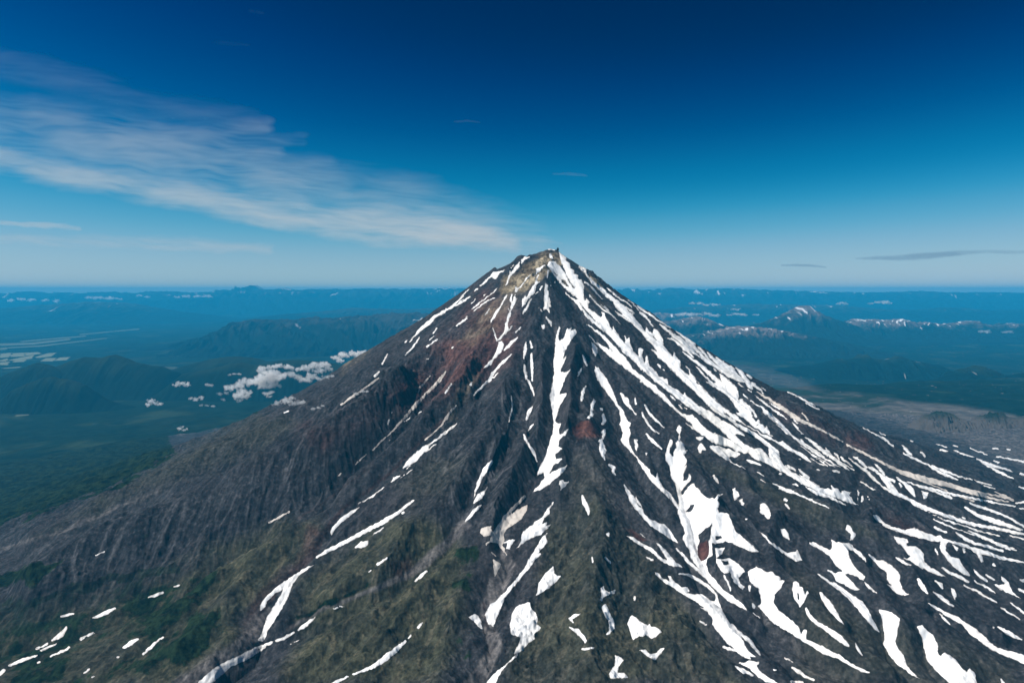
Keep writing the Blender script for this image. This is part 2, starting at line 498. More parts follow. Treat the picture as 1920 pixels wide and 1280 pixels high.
# --- where each kind of ground, and some slope shade put into colour, lies (soft outlines traced on the photograph, carried to the ground)
ZN = [3.0 * fbm(GX * 3, GY * 3, 3, 201), 7.0 * fbm(GX * 6, GY * 6, 4, 202)]
def zone(pts, soft, wob=1.0, line=False):
    xs = [p[0] for p in pts]; ys = [p[1] for p in pts]; pad = soft * 2 + 30 * wob + (60 if line else 0)
    out = np.zeros(GX.shape, np.float32)
    m = (PU > min(xs) - pad) & (PU < max(xs) + pad) & (PV > min(ys) - pad) & (PV < max(ys) + pad)
    u = PU[m] + wob * ZN[0][m] + wob * .6 * ZN[1][m]; v = PV[m] + wob * ZN[1][m]
    f = sd_line(u, v, pts) if line else sd_poly(u, v, pts)
    out[m] = smooth(-soft, soft, f)
    return out
def zmax(*a):
    o = a[0]
    for b in a[1:]: o = np.maximum(o, b)
    return o
z_red = zmax(
    .85 * zone([(905, 548), (955, 562), (978, 600), (960, 660), (920, 705), (850, 730), (760, 770), (690, 770), (780, 690), (850, 615)], 30, 1.5),
    .5 * zone([(700, 740), (620, 790), (560, 800), (600, 850), (720, 790)], 25, 1.5),
    3.0 * zone([(1070, 802), (1085, 792), (1102, 791), (1118, 800), (1126, 820), (1112, 822), (1096, 818), (1084, 822), (1074, 812)], 4, .5),
    3.0 * zone([(1312, 1016), (1324, 1014), (1330, 1030), (1322, 1046), (1312, 1050), (1308, 1034)], 4, .5),
    1.6 * zone([(1172, 990), (1186, 992), (1212, 1012), (1200, 1012)], 4, .5),
    .5 * zone([(1580, 815), (1630, 815), (1640, 850), (1590, 838)], 12, 1),
    .35 * zone([(1440, 745), (1500, 770), (1570, 810), (1560, 830), (1470, 790)], 12, 1),
    .7 * zone([(735, 1060), (770, 1045), (775, 1075), (745, 1085)], 10, 1),
    .5 * zone([(590, 1000, 10), (560, 1060, 10), (500, 1110, 14), (470, 1180, 12)], 8, 1, True),
    .5 * zone([(1640, 960), (1700, 975), (1760, 1010), (1700, 1005)], 14, 1))
z_yel = zmax(
    2.2 * zone([(946, 522), (985, 503), (1018, 476), (1044, 476), (1050, 490), (1034, 502), (1012, 518), (985, 542), (940, 548)], 8, .6),
    .35 * zone([(940, 548), (985, 542), (940, 600), (890, 640), (860, 640), (905, 580)], 14, 1),
    .9 * zone([(1108, 512), (1128, 540), (1120, 543), (1098, 514)], 5, .5),
    .7 * zone([(1050, 505), (1075, 540), (1068, 545), (1046, 510)], 5, .4),
    .45 * zone([(1095, 535), (1135, 575), (1120, 570)], 6, .5),
    .35 * zone([(880, 700), (900, 700), (850, 790), (835, 780)], 10, .8),
    .35 * zone([(650, 640), (700, 640), (690, 660), (640, 700)], 10, .8))
z_oli = zmax(
    1.0 * zone([(560, 1085), (680, 1000), (790, 960), (850, 1000), (880, 1060), (870, 1160), (820, 1285), (520, 1285), (560, 1200)], 26, 2),
    1.0 * zone([(400, 1020), (520, 985), (600, 985), (560, 1060), (490, 1120), (440, 1200), (330, 1285), (-60, 1300), (-60, 1150), (260, 1100)], 26, 2),
    .8 * zone([(1030, 980), (1120, 930), (1180, 1000), (1250, 1080), (1330, 1200), (1400, 1285), (940, 1285), (1000, 1130)], 26, 2),
    .35 * zone([(1060, 850), (1130, 850), (1150, 960), (1060, 960)], 26, 2),
    .6 * zone([(1300, 860), (1420, 900), (1540, 940), (1660, 1010), (1540, 990), (1430, 930)], 14, 1.2),
    .45 * zone([(1480, 1060), (1600, 1150), (1720, 1180), (1900, 1250), (1900, 1285), (1500, 1285)], 30, 2),
    .4 * zone([(460, 775), (560, 790), (480, 850), (330, 900), (180, 960), (60, 1010), (200, 930), (320, 860)], 16, 1.5),
    .3 * zone([(740, 900), (800, 860), (880, 850), (850, 920), (760, 960)], 20, 1.5))
z_for = zmax(
    .50 * zone([(-60, 1130), (120, 1110), (300, 1075), (420, 1040), (400, 1130), (450, 1150), (400, 1220), (240, 1285), (-60, 1300)], 26, 2.6),
    .9 * zone([(60, 1130, 8), (200, 1090, 10), (330, 1065, 8)], 8, 1, True),
    .5 * zone([(848, 1020), (905, 1010), (900, 1080), (890, 1130), (840, 1110)], 16, 1.6),
    .6 * zone([(560, 1160, 6), (620, 1130, 8), (700, 1090, 6)], 8, 1, True),
    .4 * zone([(845, 1180), (900, 1170), (880, 1260), (840, 1260)], 18, 1.6),
    .4 * zone([(900, 900), (960, 880), (960, 950), (920, 960)], 18, 1.6),
    1.0 * zone([(-60, 1000), (120, 950), (240, 900), (330, 850), (310, 812), (480, 770), (480, 700), (-60, 700)], 12, 1.6),
    .8 * zone([(-60, 1075), (60, 1060), (130, 1040), (60, 1090), (-60, 1110)], 12, 1.6))
z_grv = zmax(
    .9 * zone([(948, 1040, 8), (950, 1060, 16), (930, 1105, 17), (908, 1150, 9), (918, 1180, 12), (930, 1210, 13), (905, 1260, 14), (880, 1290, 16)], 4, .4, True),
    .8 * zone([(500, 1140, 10), (470, 1190, 16), (430, 1240, 26), (360, 1290, 30)], 8, .5, True),
    .8 * zone([(872, 985, 9), (800, 1052, 9), (760, 1082, 7), (690, 1108, 4), (600, 1145, 3), (540, 1180, 3)], 3, .4, True),
    .8 * zone([(310, 808), (345, 796), (440, 768), (480, 768), (400, 800), (340, 815)], 5, .5),
    .5 * zone([(-10, 1032, 3), (60, 1012, 3), (120, 995, 3), (200, 958, 3), (300, 920, 2)], 3, .5, True),
    .8 * zone([(-10, 968, 5), (40, 954, 2)], 2, .4, True),
    .5 * zone([(940, 560), (990, 560), (965, 620), (930, 640)], 16, 1.2) * .6,
    .7 * zone([(1035, 600, 4), (1045, 640, 4), (1048, 680, 3)], 4, .4, True),
    .55 * zone([(1500, 735), (1640, 745), (1760, 760), (1900, 770), (1990, 860), (1990, 900), (1780, 820), (1600, 770)], 12, 2),
    .6 * zone([(1100, 880, 10), (1180, 960, 10), (1260, 1040, 10), (1380, 1110, 12), (1480, 1200, 14), (1560, 1280, 16)], 12, 1, True) * .35)
z_chan = zmax(
    zone([(858, 757, 2), (830, 785, 2), (800, 815, 2.5), (770, 846, 3), (742, 878, 3), (720, 896, 3), (680, 925, 3), (640, 955, 3.5), (618, 985, 5), (600, 1010, 6), (588, 1038, 7), (555, 1070, 6), (520, 1105, 6), (503, 1130, 5), (488, 1150, 3)], 1.5, .3, True),
    .8 * zone([(925, 600, 1.5), (905, 640, 2), (885, 690, 2), (872, 730, 2)], 1.5, .4, True),
    .8 * zone([(1010, 900, 1), (985, 926, 2), (960, 952, 2)], 1, .3, True),
    .8 * zone([(907, 1130, 2), (912, 1160, 4), (915, 1180, 2)], 1.5, .3, True),
    .7 * zone([(560, 972, 1), (630, 925, 1.5), (690, 880, 1.5)], 1, .4, True))
z_drk = zmax(  # dark rock, plus shaded faces put into the colour
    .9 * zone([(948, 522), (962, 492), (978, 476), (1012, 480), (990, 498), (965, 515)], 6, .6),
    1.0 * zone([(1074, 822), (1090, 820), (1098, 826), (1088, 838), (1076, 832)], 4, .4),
    .8 * zone([(1120, 515), (1140, 540), (1150, 550), (1130, 530)], 4, .5),  # shaded right face of the crag, painted dark
    .55 * zone([(700, 785), (560, 875), (420, 945), (300, 1000), (120, 1072), (-40, 1125), (-40, 1190), (150, 1148), (330, 1088), (440, 1012), (560, 966), (690, 880), (770, 800)], 14, 1.2),  # valley wall: darker slate rock plus painted shade of its right-facing slope
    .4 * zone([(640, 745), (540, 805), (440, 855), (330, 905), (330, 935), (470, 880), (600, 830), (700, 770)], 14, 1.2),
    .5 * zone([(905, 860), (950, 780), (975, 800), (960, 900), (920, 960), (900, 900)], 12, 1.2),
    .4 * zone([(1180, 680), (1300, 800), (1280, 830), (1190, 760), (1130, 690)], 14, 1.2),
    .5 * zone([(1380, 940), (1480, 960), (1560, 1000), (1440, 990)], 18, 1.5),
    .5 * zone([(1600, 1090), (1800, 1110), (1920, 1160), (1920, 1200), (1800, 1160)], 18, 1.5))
tint_a = np.stack([z_red, z_oli, z_yel], -1).reshape(-1, 3)
tint_c = np.stack([z_chan, _wall, _wall], -1).reshape(-1, 3)
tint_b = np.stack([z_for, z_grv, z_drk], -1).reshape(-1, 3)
fall = np.stack([GTH, GR, GZ], -1).reshape(-1, 3)
runs = np.stack([.5 + .17 * RIB1, .5 + .17 * RIB2, .5 + .17 * RIB3], -1).reshape(-1, 3)

def rock_material():
    T = NT('volcanic_rock')
    a = T.sep(T.attr('tint_a').outputs[0]); b = T.sep(T.attr('tint_b').outputs[0]); f = T.sep(T.attr('fall_line').outputs[0])
    geo = T.n('ShaderNodeNewGeometry').outputs['Position']
    q = T.sep(T.attr('scree_runs').outputs[0])
    wide = T.noise(T.vec(T.math('MULTIPLY', f[0], 9.0), T.math('MULTIPLY', f[1], 1.1)), 1.0, 6, .62, .3)
    streak = T.math('ADD', T.math('MULTIPLY', wide, .65), T.math('MULTIPLY', q[0], .35))
    fine = T.math('ADD', T.math('MULTIPLY', q[1], .6), T.math('MULTIPLY', q[2], .4))
    broad = T.noise(geo, .09, 5, .6)
    grit = T.noise(geo, 1.1, 8, .68)
    stone = T.noise(geo, 4.5, 6, .7)
    spots = T.noise(geo, .55, 6, .65, .6)
    patch = T.noise(geo, .28, 7, .66, .5)
    c = T.sep(T.attr('tint_c').outputs[0])
    base = T.mix(T.ramp(streak, .38, .66), (.0205, .0220, .0265), (.0375, .0390, .0440))
    wallish = T.ramp(q[0], .45, .75)
    base = T.mix(T.math('MULTIPLY', T.ramp(fine, .52, .66), T.math('ADD', .13, T.math('MULTIPLY', T.math('MULTIPLY', wallish, c[1]), .75))), base, (.098, .099, .107))
    base = T.mix(T.math('MULTIPLY', T.ramp(fine, .46, .34), T.math('ADD', .15, T.math('MULTIPLY', c[1], .5))), base, (.0105, .0115, .0145))
    base = T.mix(T.math('MULTIPLY', T.ramp(stone, .52, .68), .45), base, (.078, .073, .073))
    base = T.mix(T.math('MULTIPLY', T.ramp(broad, .5, .72), .4), base, (.043, .038, .040))
    olive = T.mix(T.ramp(patch, .32, .66), (.032, .036, .022), (.054, .055, .034))
    olive = T.mix(T.math('MULTIPLY', T.ramp(fine, .54, .66), .55), olive, (.098, .088, .055))
    olive = T.mix(T.math('MULTIPLY', T.ramp(grit, .48, .40), .6), olive, (.018, .023, .014))
    base = T.mix(T.math('MULTIPLY', a[1], T.math('ADD', .50, T.math('MULTIPLY', T.ramp(patch, .3, .6), .4)), clamp=True), base, olive)
    red = T.mix(T.ramp(streak, .35, .65), (.050, .021, .020), (.125, .060, .050))
    base = T.mix(T.math('MULTIPLY', a[0], T.math('ADD', .25, T.math('MULTIPLY', T.ramp(patch, .35, .62), .7)), clamp=True), base, red)
    yel = T.mix(T.ramp(spots, .38, .62), (.095, .072, .048), (.33, .275, .19))
    base = T.mix(T.math('MULTIPLY', a[2], T.math('ADD', .35, T.math('MULTIPLY', T.ramp(streak, .3, .55), .65)), clamp=True), base, yel)
    grv = T.mix(T.ramp(fine, .35, .65), (.080, .075, .078), (.155, .145, .142))
    base = T.mix(b[1], base, grv)
    green = T.mix(T.ramp(grit, .42, .60), (.0026, .0088, .0052), (.011, .022, .0105))
    keep = T.math('ADD', b[0], T.math('ADD', T.math('MULTIPLY', T.math('SUBTRACT', patch, .5), 1.9), T.math('MULTIPLY', T.math('SUBTRACT', grit, .5), 1.1)))
    base = T.mix(T.ramp(keep, .42, .60), base, green)
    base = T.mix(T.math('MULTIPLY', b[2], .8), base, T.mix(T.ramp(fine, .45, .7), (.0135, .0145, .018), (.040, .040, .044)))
    base = T.mix(T.math('MULTIPLY', c[0], .9), base, T.mix(T.ramp(grit, .4, .6), (.022, .015, .016), (.050, .036, .036)))
    base = T.mix(1.0, base, T.mix(T.ramp(grit, .3, .7), (.66, .66, .66), (1.30, 1.30, 1.30)), 'MULTIPLY')
    base = T.mix(1.0, base, T.mix(T.ramp(stone, .32, .68), (.58, .58, .58), (1.42, 1.42, 1.42)), 'MULTIPLY')
    h = T.math('ADD', T.math('MULTIPLY', grit, 1.0), T.math('MULTIPLY', stone, .35))
    return T.surface(base, .95, T.bump(h, .55, .12), .05)

M_ROCK = rock_material()
_l, _s = grid_loops(NR, NA)
volcano = mesh_object('volcano', np.stack([GX, GY, GZ], -1).reshape(-1, 3) * U, _l, _s, M_ROCK,
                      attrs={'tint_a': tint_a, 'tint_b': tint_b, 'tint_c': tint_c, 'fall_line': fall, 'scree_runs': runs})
tag(volcano, 'steep dark volcano with grey scree flanks and a yellow banded summit', 'volcano', 'structure')

# ------------------------------------------------------------------ snow lying on the volcano: every field and streak is an object
# Outlines were read off enlarged views of the photograph: frame letter -> (left, top, enlargement).
# p = outline, n = bare rock inside it, s = streak given as x,y,halfwidth.
FRAMES = {'A': (840, 440, 4), 'D': (1440, 680, 4), 'E': (0, 760, 2.4625), 'F': (400, 760, 2.4625), 'G': (840, 640, 4),
          'H': (840, 920, 3.555), 'I': (1160, 640, 4), 'J': (1160, 920, 3.555), 'K': (1500, 920, 3.555), 'L': (400, 400, 3.2),
          'M': (560, 760, 6.4), 'P': (1000, 460, 8), 'Q': (1100, 560, 8), 'R': (1280, 600, 8), 'T': (1200, 680, 8),
          'V': (1380, 700, 8), 'W': (1300, 800, 8), 'X': (1460, 820, 8), 'Y': (860, 460, 8)}

SNOW = []
def snow(label, shapes, kind='snowfield', group=None, dirty=False):
    prims = []
    frame = mode = None; pts = []
    def flush():
        if pts: prims.append((mode, list(pts)))
    for tok in shapes.split():
        if ',' in tok:
            c = [float(q) for q in tok.split(',')]
            ox, oy, k = FRAMES[frame]
            pts.append((ox + c[0] / k, oy + c[1] / k) + ((c[2] / k,) if len(c) > 2 else ()))
        elif tok in 'pns':
            flush(); pts = []; mode = tok
        else:
            frame = tok
    flush()
    SNOW.append(dict(label=label, prims=prims, kind=kind, group=group, dirty=dirty))

# --- summit
snow('small white snow cap on the flat rocky top of the volcano', 'P p 195,50 240,45 290,55 330,68 320,78 270,72 215,62')
snow('small tapered snow patch in the yellow rock just under the summit', 'P p 240,118 262,125 300,185 290,200 300,215 270,208 235,185')
snow('snow strip in the dark gully by the small spike left of the summit', 'Y p 690,375 660,400 640,410 595,425 620,430 560,500 530,505 505,480 500,470 440,520 400,570 330,615 315,600 380,555 400,520 470,470 480,440 520,395 600,385 s 280,655,8 240,685,8 s 100,700,4 150,665,5 60,745,5 0,820,6 s 155,770,4 90,815,6 0,860,6')
snow('snow in the notch of the dark crag left of the summit', 'Y p 1000,165 1070,170 1060,185 1020,210 985,225 945,285 940,290 935,215 965,200 s 910,255,12 880,320,24 840,370,22 790,430,12 760,470,14 740,530,12 715,580,10 695,615,5 s 770,390,4 765,425,5 s 830,290,4 785,340,6')
snow('white snow wedge below the yellow summit rocks, trailing a thin thread', 'Y p 1310,290 1300,320 1240,360 1210,400 1170,420 1165,385 1145,360 1200,330 s 1170,400,8 1140,480,5 s 1080,440,5 1010,500,9 960,590,7 890,660,7 860,690,10')
snow('fan of snow below the wedge, ending in two ragged points on brown scree', 'Y p 1215,395 1195,470 1170,540 1210,545 1160,610 1130,730 1050,800 1010,870 980,900 945,930 945,850 955,785 970,800 1005,745 1010,790 1090,650 1110,600 1140,580 1180,460')
snow('short snow streak on brown scree under the ragged fan', 'Y s 1100,800,6 1060,850,12 1040,910,14 990,980,18 965,1025,8')
snow('forked snow streak running down the reddish face with two prongs at its top', 'Y p 850,615 885,625 870,680 845,760 860,800 885,790 835,890 790,990 785,1050 745,1130 740,1230 740,1280 695,1280 700,1210 690,1165 720,1130 735,1050 760,1010 735,940 750,945 765,1000 790,900 770,820 785,730 805,730 800,850 825,780 850,720 A s 437,690,8 425,740,8 385,785,8 368,790,6 s 335,700,3 350,740,5 360,780,5 s 480,690,3 450,718,6 425,745,6')
snow('crooked thin snow streak beside an orange stain on the upper left face', 'Y s 720,750,10 690,795,10 650,880,8 620,940,10 570,1000,18 530,1070,18 490,1130,12 485,1160,6')
snow('thin pale snow streaks fanning down from the yellow rocks, left face', 'Y s 580,640,4 500,720,5 380,810,7 280,890,8 190,965,7 s 540,790,4 440,830,9 340,900,8 230,980,6 s 410,730,6 380,765,5 s 250,800,4 215,850,8 185,885,5')
snow('stubby snow dash on the red slope of the upper left face', 'Y s 460,955,5 430,1000,10 395,1045,5')
snow('thin snow dash on the red slope near the left skyline', 'Y s 130,1065,4 80,1120,7 0,1185,8')
snow('pale tongue of old snow in the grey gully right under the apex', 'Y p 1300,570 1345,590 1335,660 1355,780 1390,930 1350,920 1370,1015 1340,1000 1320,950 1290,960 1270,980 1255,940 1280,920 1285,800 1285,680 s 1350,380,14 1335,440,12 1325,490,6 s 1245,620,14 1225,660,10 s 1370,510,4 1375,600,5 s 1195,690,4 1160,715,7 s 1440,545,10 1445,565,6 s 1200,925,4 1250,990,8')
snow('diagonal pair of snow flecks in the middle of the dark face', 'A s 735,615,3 750,640,8 770,660,9 775,685,4')
snow('square snow fleck on the dark face left of the central gully', 'A p 700,675 725,675 730,700 718,713 705,702')
# --- central gully and the rocks left of it
snow('long ragged snow gully down the middle of the face, fanning at its foot',
     'A p 835,690 845,700 825,760 840,795 870,770 890,710 930,690 922,720 962,705 965,735 920,800 880,870 862,935 900,895 862,970 845,1030 890,1030 965,962 920,1010 880,1080 860,1130 832,1200 900,1185 870,1230 '
     'G 835,490 820,545 805,595 830,620 850,610 832,670 840,700 912,645 880,700 835,740 825,790 862,800 800,850 812,880 862,880 792,930 760,990 840,950 892,925 880,970 830,1010 760,1070 700,1110 628,1136 690,1070 720,1020 715,980 682,1000 665,1006 690,940 720,880 750,790 780,700 792,610 788,560 775,480 765,400 780,320 A 785,1100 795,1040 790,960 800,880 805,800 815,730')
snow('leaning snow blade above a thin white trickle on the left centre rocks', 'A p 405,795 420,830 400,880 350,930 320,980 280,1000 265,998 330,930 355,880 380,810')
snow('small feathered snow patch at the head of the grey gully', 'A s 520,775,4 485,800,13 455,835,10 425,865,5 s 545,695,4 510,735,5')
snow('long thin bow of snow along the brown rib left of the centre', 'A s 480,895,4 435,935,8 380,985,8 335,1040,10 315,1085,11 280,1115,8 230,1165,7 190,1205,4 s 375,1040,3 340,1075,6')
snow('triangular snow fleck on the dark brown ledges of the left face', 'A p 183,1095 180,1130 165,1145 160,1125')
snow('thin upright white thread in the left of two parallel chutes', 'G s 585,10,5 578,60,11 570,130,5 s 570,170,5 580,230,13 592,280,6 620,330,8 648,405,4')
snow('dotted upright white thread in the right of two parallel chutes', 'G s 618,0,4 628,45,9 s 625,95,7 630,200,10 632,297,5')
snow('hooked snow sliver beside the dark chute wall', 'G s 638,488,4 605,530,13 588,590,7')
snow('short slanting snow sliver under the hooked one', 'G s 637,620,4 620,645,6 600,670,4')
snow('snow crescent closing the foot of the two chutes', 'G s 568,700,6 598,765,9 640,830,9 668,902,4')
snow('lone hair-thin snow line on the grey ribbed slope', 'G s 474,405,3 482,490,6 458,602,4')
snow('long snow blade in the deep gully under the grey ribbed wall', 'G p 330,890 342,905 295,970 268,1010 235,1080 205,1140 195,1178 200,1120 215,1060 260,960 300,910')
snow('broad grey-white snow wedge leaning on the dark rib beside the long blade', 'G p 300,1082 275,1150 230,1195 180,1224 200,1180 220,1150 252,1130')
snow('pair of thin snow slivers at the foot of the grey ribbed wall', 'G s 245,1230,3 200,1258,8 178,1280,5 H s 222,96,4 172,140,10 132,185,7 118,205,4')
snow('heart-shaped snow patch at the foot of the central gully', 'G p 860,1035 872,1055 905,1048 880,1090 842,1118 850,1090 832,1070 835,1045')
snow('dirty snow ribbon caught in the stream bed below the central gully', 'H p 530,95 525,130 490,190 430,230 385,260 370,300 375,330 362,360 398,442 370,405 330,350 280,345 255,360 285,400 320,437 300,427 265,382 250,350 280,330 275,315 300,290 340,215 400,170 460,125 p 290,228 285,250 300,270 290,300 245,302 215,282 220,250 250,245 s 300,290,5 380,170,8 440,110,10 512,38,8', dirty=True)
snow('speckled remnant of snow between the dirty ribbon and the broad tongue', 'H p 445,325 430,350 410,390 385,388 395,345 370,350 400,325')
snow('broad snow tongue with a ragged upper edge right of the stream bed', 'H p 705,70 680,120 680,155 640,180 625,225 660,205 655,235 685,225 650,265 610,300 590,300 540,325 490,355 450,395 490,330 490,290 520,250 560,230 580,205 625,180 660,120')
snow('long slanting snow sash ending at the dark melt hole in the stream bed', 'H p 660,280 655,310 665,350 620,390 600,420 650,405 590,450 540,520 490,575 430,650 380,710 350,790 320,860 302,905 265,890 245,830 280,760 330,720 390,660 450,590 510,510 545,450 590,380 610,330')
snow('snow triangle hanging on the left bank of the stream bed', 'H p 295,450 330,470 357,490 335,530 315,570 308,545 300,490', dirty=True)
snow('small snow wing left of the dark melt hole', 'H p 180,815 215,850 230,925 200,905 170,870 135,840 160,830')
snow('kite-shaped snow patch in a hollow right of the slanting sash', 'H p 700,505 705,545 725,565 760,562 720,605 670,650 605,685 580,700 600,670 600,620 640,560 670,525')
snow('large snow shield narrowing to a long tail, right of the stream bed', 'H p 545,740 550,780 590,820 600,850 590,890 625,915 575,950 580,985 530,1020 500,1060 470,1080 460,1110 400,1150 360,1200 330,1250 310,1290 250,1290 300,1225 380,1160 430,1110 455,1085 435,1085 470,1020 485,975 440,965 415,955 410,890 430,820 450,775 490,755')
# --- the lava buttress in the centre foreground
snow('narrow snow drop high on the grey-green lava buttress', 'H s 895,35,6 910,80,16 935,130,13 937,157,5')
snow('tiny forked snow fleck in the middle of the lava buttress', 'H p 1045,285 1075,275 1078,308 1060,300')
snow('tiny upright snow fleck on the left of the lava buttress', 'H p 960,432 970,470 963,487 956,465')
snow('tiny slanted snow fleck beside the upright one on the lava buttress', 'H s 1050,445,6 1082,478,6')
snow('antler-shaped snow patch on the lava buttress', 'H p 1015,650 1035,625 1050,665 1085,670 1120,655 1110,685 1060,700 1035,710 1025,738 1015,725 1022,690')
snow('curved snow patch just under the antler-shaped one', 'H p 1020,775 1050,750 1070,790 1085,830 1110,870 1112,920 1080,955 1048,962 1075,925 1070,870 1045,830')
snow('hook-shaped thin snow patch on the olive hummocks', 'H p 800,850 830,825 905,815 850,838 830,855 840,885 815,870')
snow('snow scythe under the hook-shaped patch on the olive hummocks', 'H p 798,905 830,910 870,920 910,960 928,1000 918,1022 895,990 850,945 s 895,1055,8 930,1052,5 970,1045,4')
snow('broad ragged snow block in a hollow of the olive lava hummocks', 'J p 55,880 75,850 90,825 110,840 150,875 195,895 205,885 215,905 255,905 290,940 260,965 215,988 185,965 130,970 95,995 75,930')
snow('boat-shaped snow patch under the broad ragged block', 'J p 125,1060 180,1055 205,1085 245,1080 280,1050 312,1040 280,1085 240,1132 190,1097')
snow('boot-shaped snow patch at the lower edge of the picture on the olive lava', 'H p 1112,1090 1145,1110 1175,1130 1145,1155 1135,1180 1130,1210 1180,1215 1202,1245 1085,1252 1075,1220 1110,1165')
snow('tiny white fleck between the curved patch and the broad ragged block', 'J p 100,700 112,700 112,725 102,735')
# --- around the red side cone
snow('drop-shaped snow patch on the dark rib above the red cone', 'A p 1075,810 1095,815 1120,850 1125,885 1105,912 1090,892 1080,850')
snow('slim snow drop left of the drop-shaped patch above the red cone', 'A s 1012,905,6 1025,945,11 1042,982,5')
snow('two small snow dashes left of the ridge above the red cone', 'A s 1005,1000,4 985,1035,9 975,1060,4 G s 1030,335,5 1010,390,12 1000,442,8')
snow('crooked snow patch just above the red cone', 'G p 1090,425 1105,450 1085,530 1102,545 1060,582 1038,577 1065,545 1070,470')
snow('comma of snow with a separate dot above the red cone', 'G p 1135,495 1165,500 1160,520 1140,520 s 1165,550,8 1175,590,14 1160,617,10')
snow('ragged upright snow patch on the right rim of the red cone', 'G p 1185,650 1182,700 1160,740 1187,820 1175,850 1180,897 1150,860 1130,810 1135,760 1120,745 1150,730 1160,700 1140,680')
snow('small trail of snow below the red cone', 'G s 1210,925,8 1245,950,13 1235,980,6 1255,1000,3')
snow('long snow streak from the right shoulder of the red cone to the antlered snowfield',
     'G s 1105,190,4 1118,215,18 1150,280,32 1195,345,26 1225,395,20 1262,465,8 1300,520,10 I p 0,500 30,510 50,560 75,600 95,610 80,640 90,690 75,740 90,790 110,830 150,880 190,920 235,960 240,990 280,1020 290,965 305,1040 330,1090 380,1130 420,1180 470,1262 440,1258 380,1180 330,1130 280,1085 230,1030 180,960 130,870 80,815 30,770 10,740 30,690 5,620 15,600')
snow('chain of snow scraps on dark scree right of the long streak', 'I s 22,395,10 50,440,20 72,480,13 100,510,6 128,547,5')
snow('tiny upright snow scrap beside the chain of scraps', 'I s 122,428,7 130,472,5')
snow('upper of two slim parallel snow crescents on the dark central slope', 'I s 198,478,6 230,540,10 280,590,9 342,647,5')
snow('lower of two slim parallel snow crescents on the dark central slope', 'I s 173,533,3 208,600,8 250,655,9 302,690,4')
snow('short snow dart below the two slim crescents', 'I s 210,695,6 250,742,13 290,780,8 322,807,3')
snow('shovel-shaped snow patch beside the long streak', 'I p 115,730 140,735 147,790 132,832 118,785 s 207,838,8 208,848,4')
snow('curved snow band sweeping along the dark ridge below the trail of scraps', 'I p 40,1070 60,1090 90,1130 120,1170 140,1220 170,1250 190,1280 J 110,20 120,80 150,100 170,150 210,185 260,210 310,225 350,270 400,350 340,320 280,280 220,240 170,190 110,120 70,60 50,0')
snow('forked snow streak along the lava edge with a red stain above it', 'J p 50,300 100,310 150,345 220,380 280,440 330,470 290,400 250,345 290,370 330,410 380,470 430,512 370,505 300,480 240,430 180,385 110,345 s 145,285,3 185,320,4 s 185,443,4 225,460,7')
# --- the great lower snowfield
snow('great antlered snowfield in the lower middle with a bare red-brown rock island',
     'I p 385,733 405,740 402,770 382,800 378,835 400,862 418,862 413,835 432,800 428,760 445,742 470,745 505,695 520,715 505,760 492,790 500,820 530,810 510,825 490,850 512,880 510,910 490,940 515,920 500,960 490,990 485,1050 520,1030 530,990 540,1010 545,1040 490,1090 465,1130 480,1150 520,1090 560,1060 575,1085 600,1100 630,1150 680,1185 700,1170 720,1180 740,1150 780,1140 740,1190 760,1220 745,1250 755,1280 '
     'J 720,150 735,160 750,200 780,270 850,330 900,370 935,405 900,412 830,385 760,350 710,335 650,355 620,350 625,430 590,460 582,490 600,540 640,590 700,660 760,700 820,750 868,800 800,772 730,732 680,690 620,640 560,560 520,500 480,450 470,390 450,370 425,320 440,280 410,190 390,150 I 450,1200 430,1080 390,1010 385,940 355,900 350,850 '
     'J n 620,225 615,290 600,330 608,400 590,450 550,475 525,430 525,370 540,330 530,295 570,260 n 640,300 680,300 690,315 650,330 n 450,140 480,95 510,90 480,140')
snow('small ragged snow patch above the antlered snowfield', 'T p 580,925 630,970 600,1070 570,1050 540,1010 I s 455,712,6 452,738,8')
snow('torn snow patch full of bare gaps right of the red-brown rock island', 'J p 645,380 710,380 690,420 650,450 700,455 740,450 790,480 830,520 840,540 800,580 810,610 840,640 825,660 770,610 740,540 700,550 680,530 650,480 n 690,470 730,465 735,490 700,495 s 700,560,4 730,620,5 745,665,3')
snow('broad white snow apron that curls into a long tail toward the lower right',
     'J p 860,540 880,525 915,508 960,525 1000,545 1025,535 1050,565 1075,575 1075,600 1105,595 1080,650 1040,690 1035,750 1060,790 1110,830 1160,870 1195,900 1215,960 1230,930 1255,925 1250,990 1300,1010 1380,1045 K 130,1020 190,1060 260,1090 340,1150 420,1190 500,1225 420,1207 330,1165 250,1118 150,1085 60,1028 J 1200,985 1110,930 1040,890 1000,850 960,800 930,770 950,750 940,690 930,650 890,620 870,600')
snow('little snow shard beside the neck of the broad apron', 'J p 890,745 915,765 905,785 890,780 s 895,815,3 942,848,4 s 872,640,8 872,668,5')
snow('hollow ring-like snow patch right of the broad apron', 'J p 1165,610 1180,600 1205,615 1205,640 1225,640 1240,690 1255,660 1268,680 1245,720 1235,745 1210,775 1195,750 1170,720 1155,660 n 1190,680 1203,680 1203,738 1190,720')
snow('thin snow line curving along the lava rim under the ring-like patch', 'K s 40,785,6 60,830,8 110,880,13 180,920,17 250,970,20 300,1015,13 324,1032,4')
snow('leaf-shaped snow patch on dark ground right of the ring-like patch', 'K p 130,670 150,675 210,745 250,810 265,840 302,897 270,880 220,830 170,770 140,710')
snow('thin winding snow strand joining the antlered field to the long lower snow stream', 'J s 385,385,4 430,430,8 470,480,9 530,525,11 570,570,10 s 400,550,4 470,560,9 540,600,11 600,640,10 650,690,6 655,718,4')
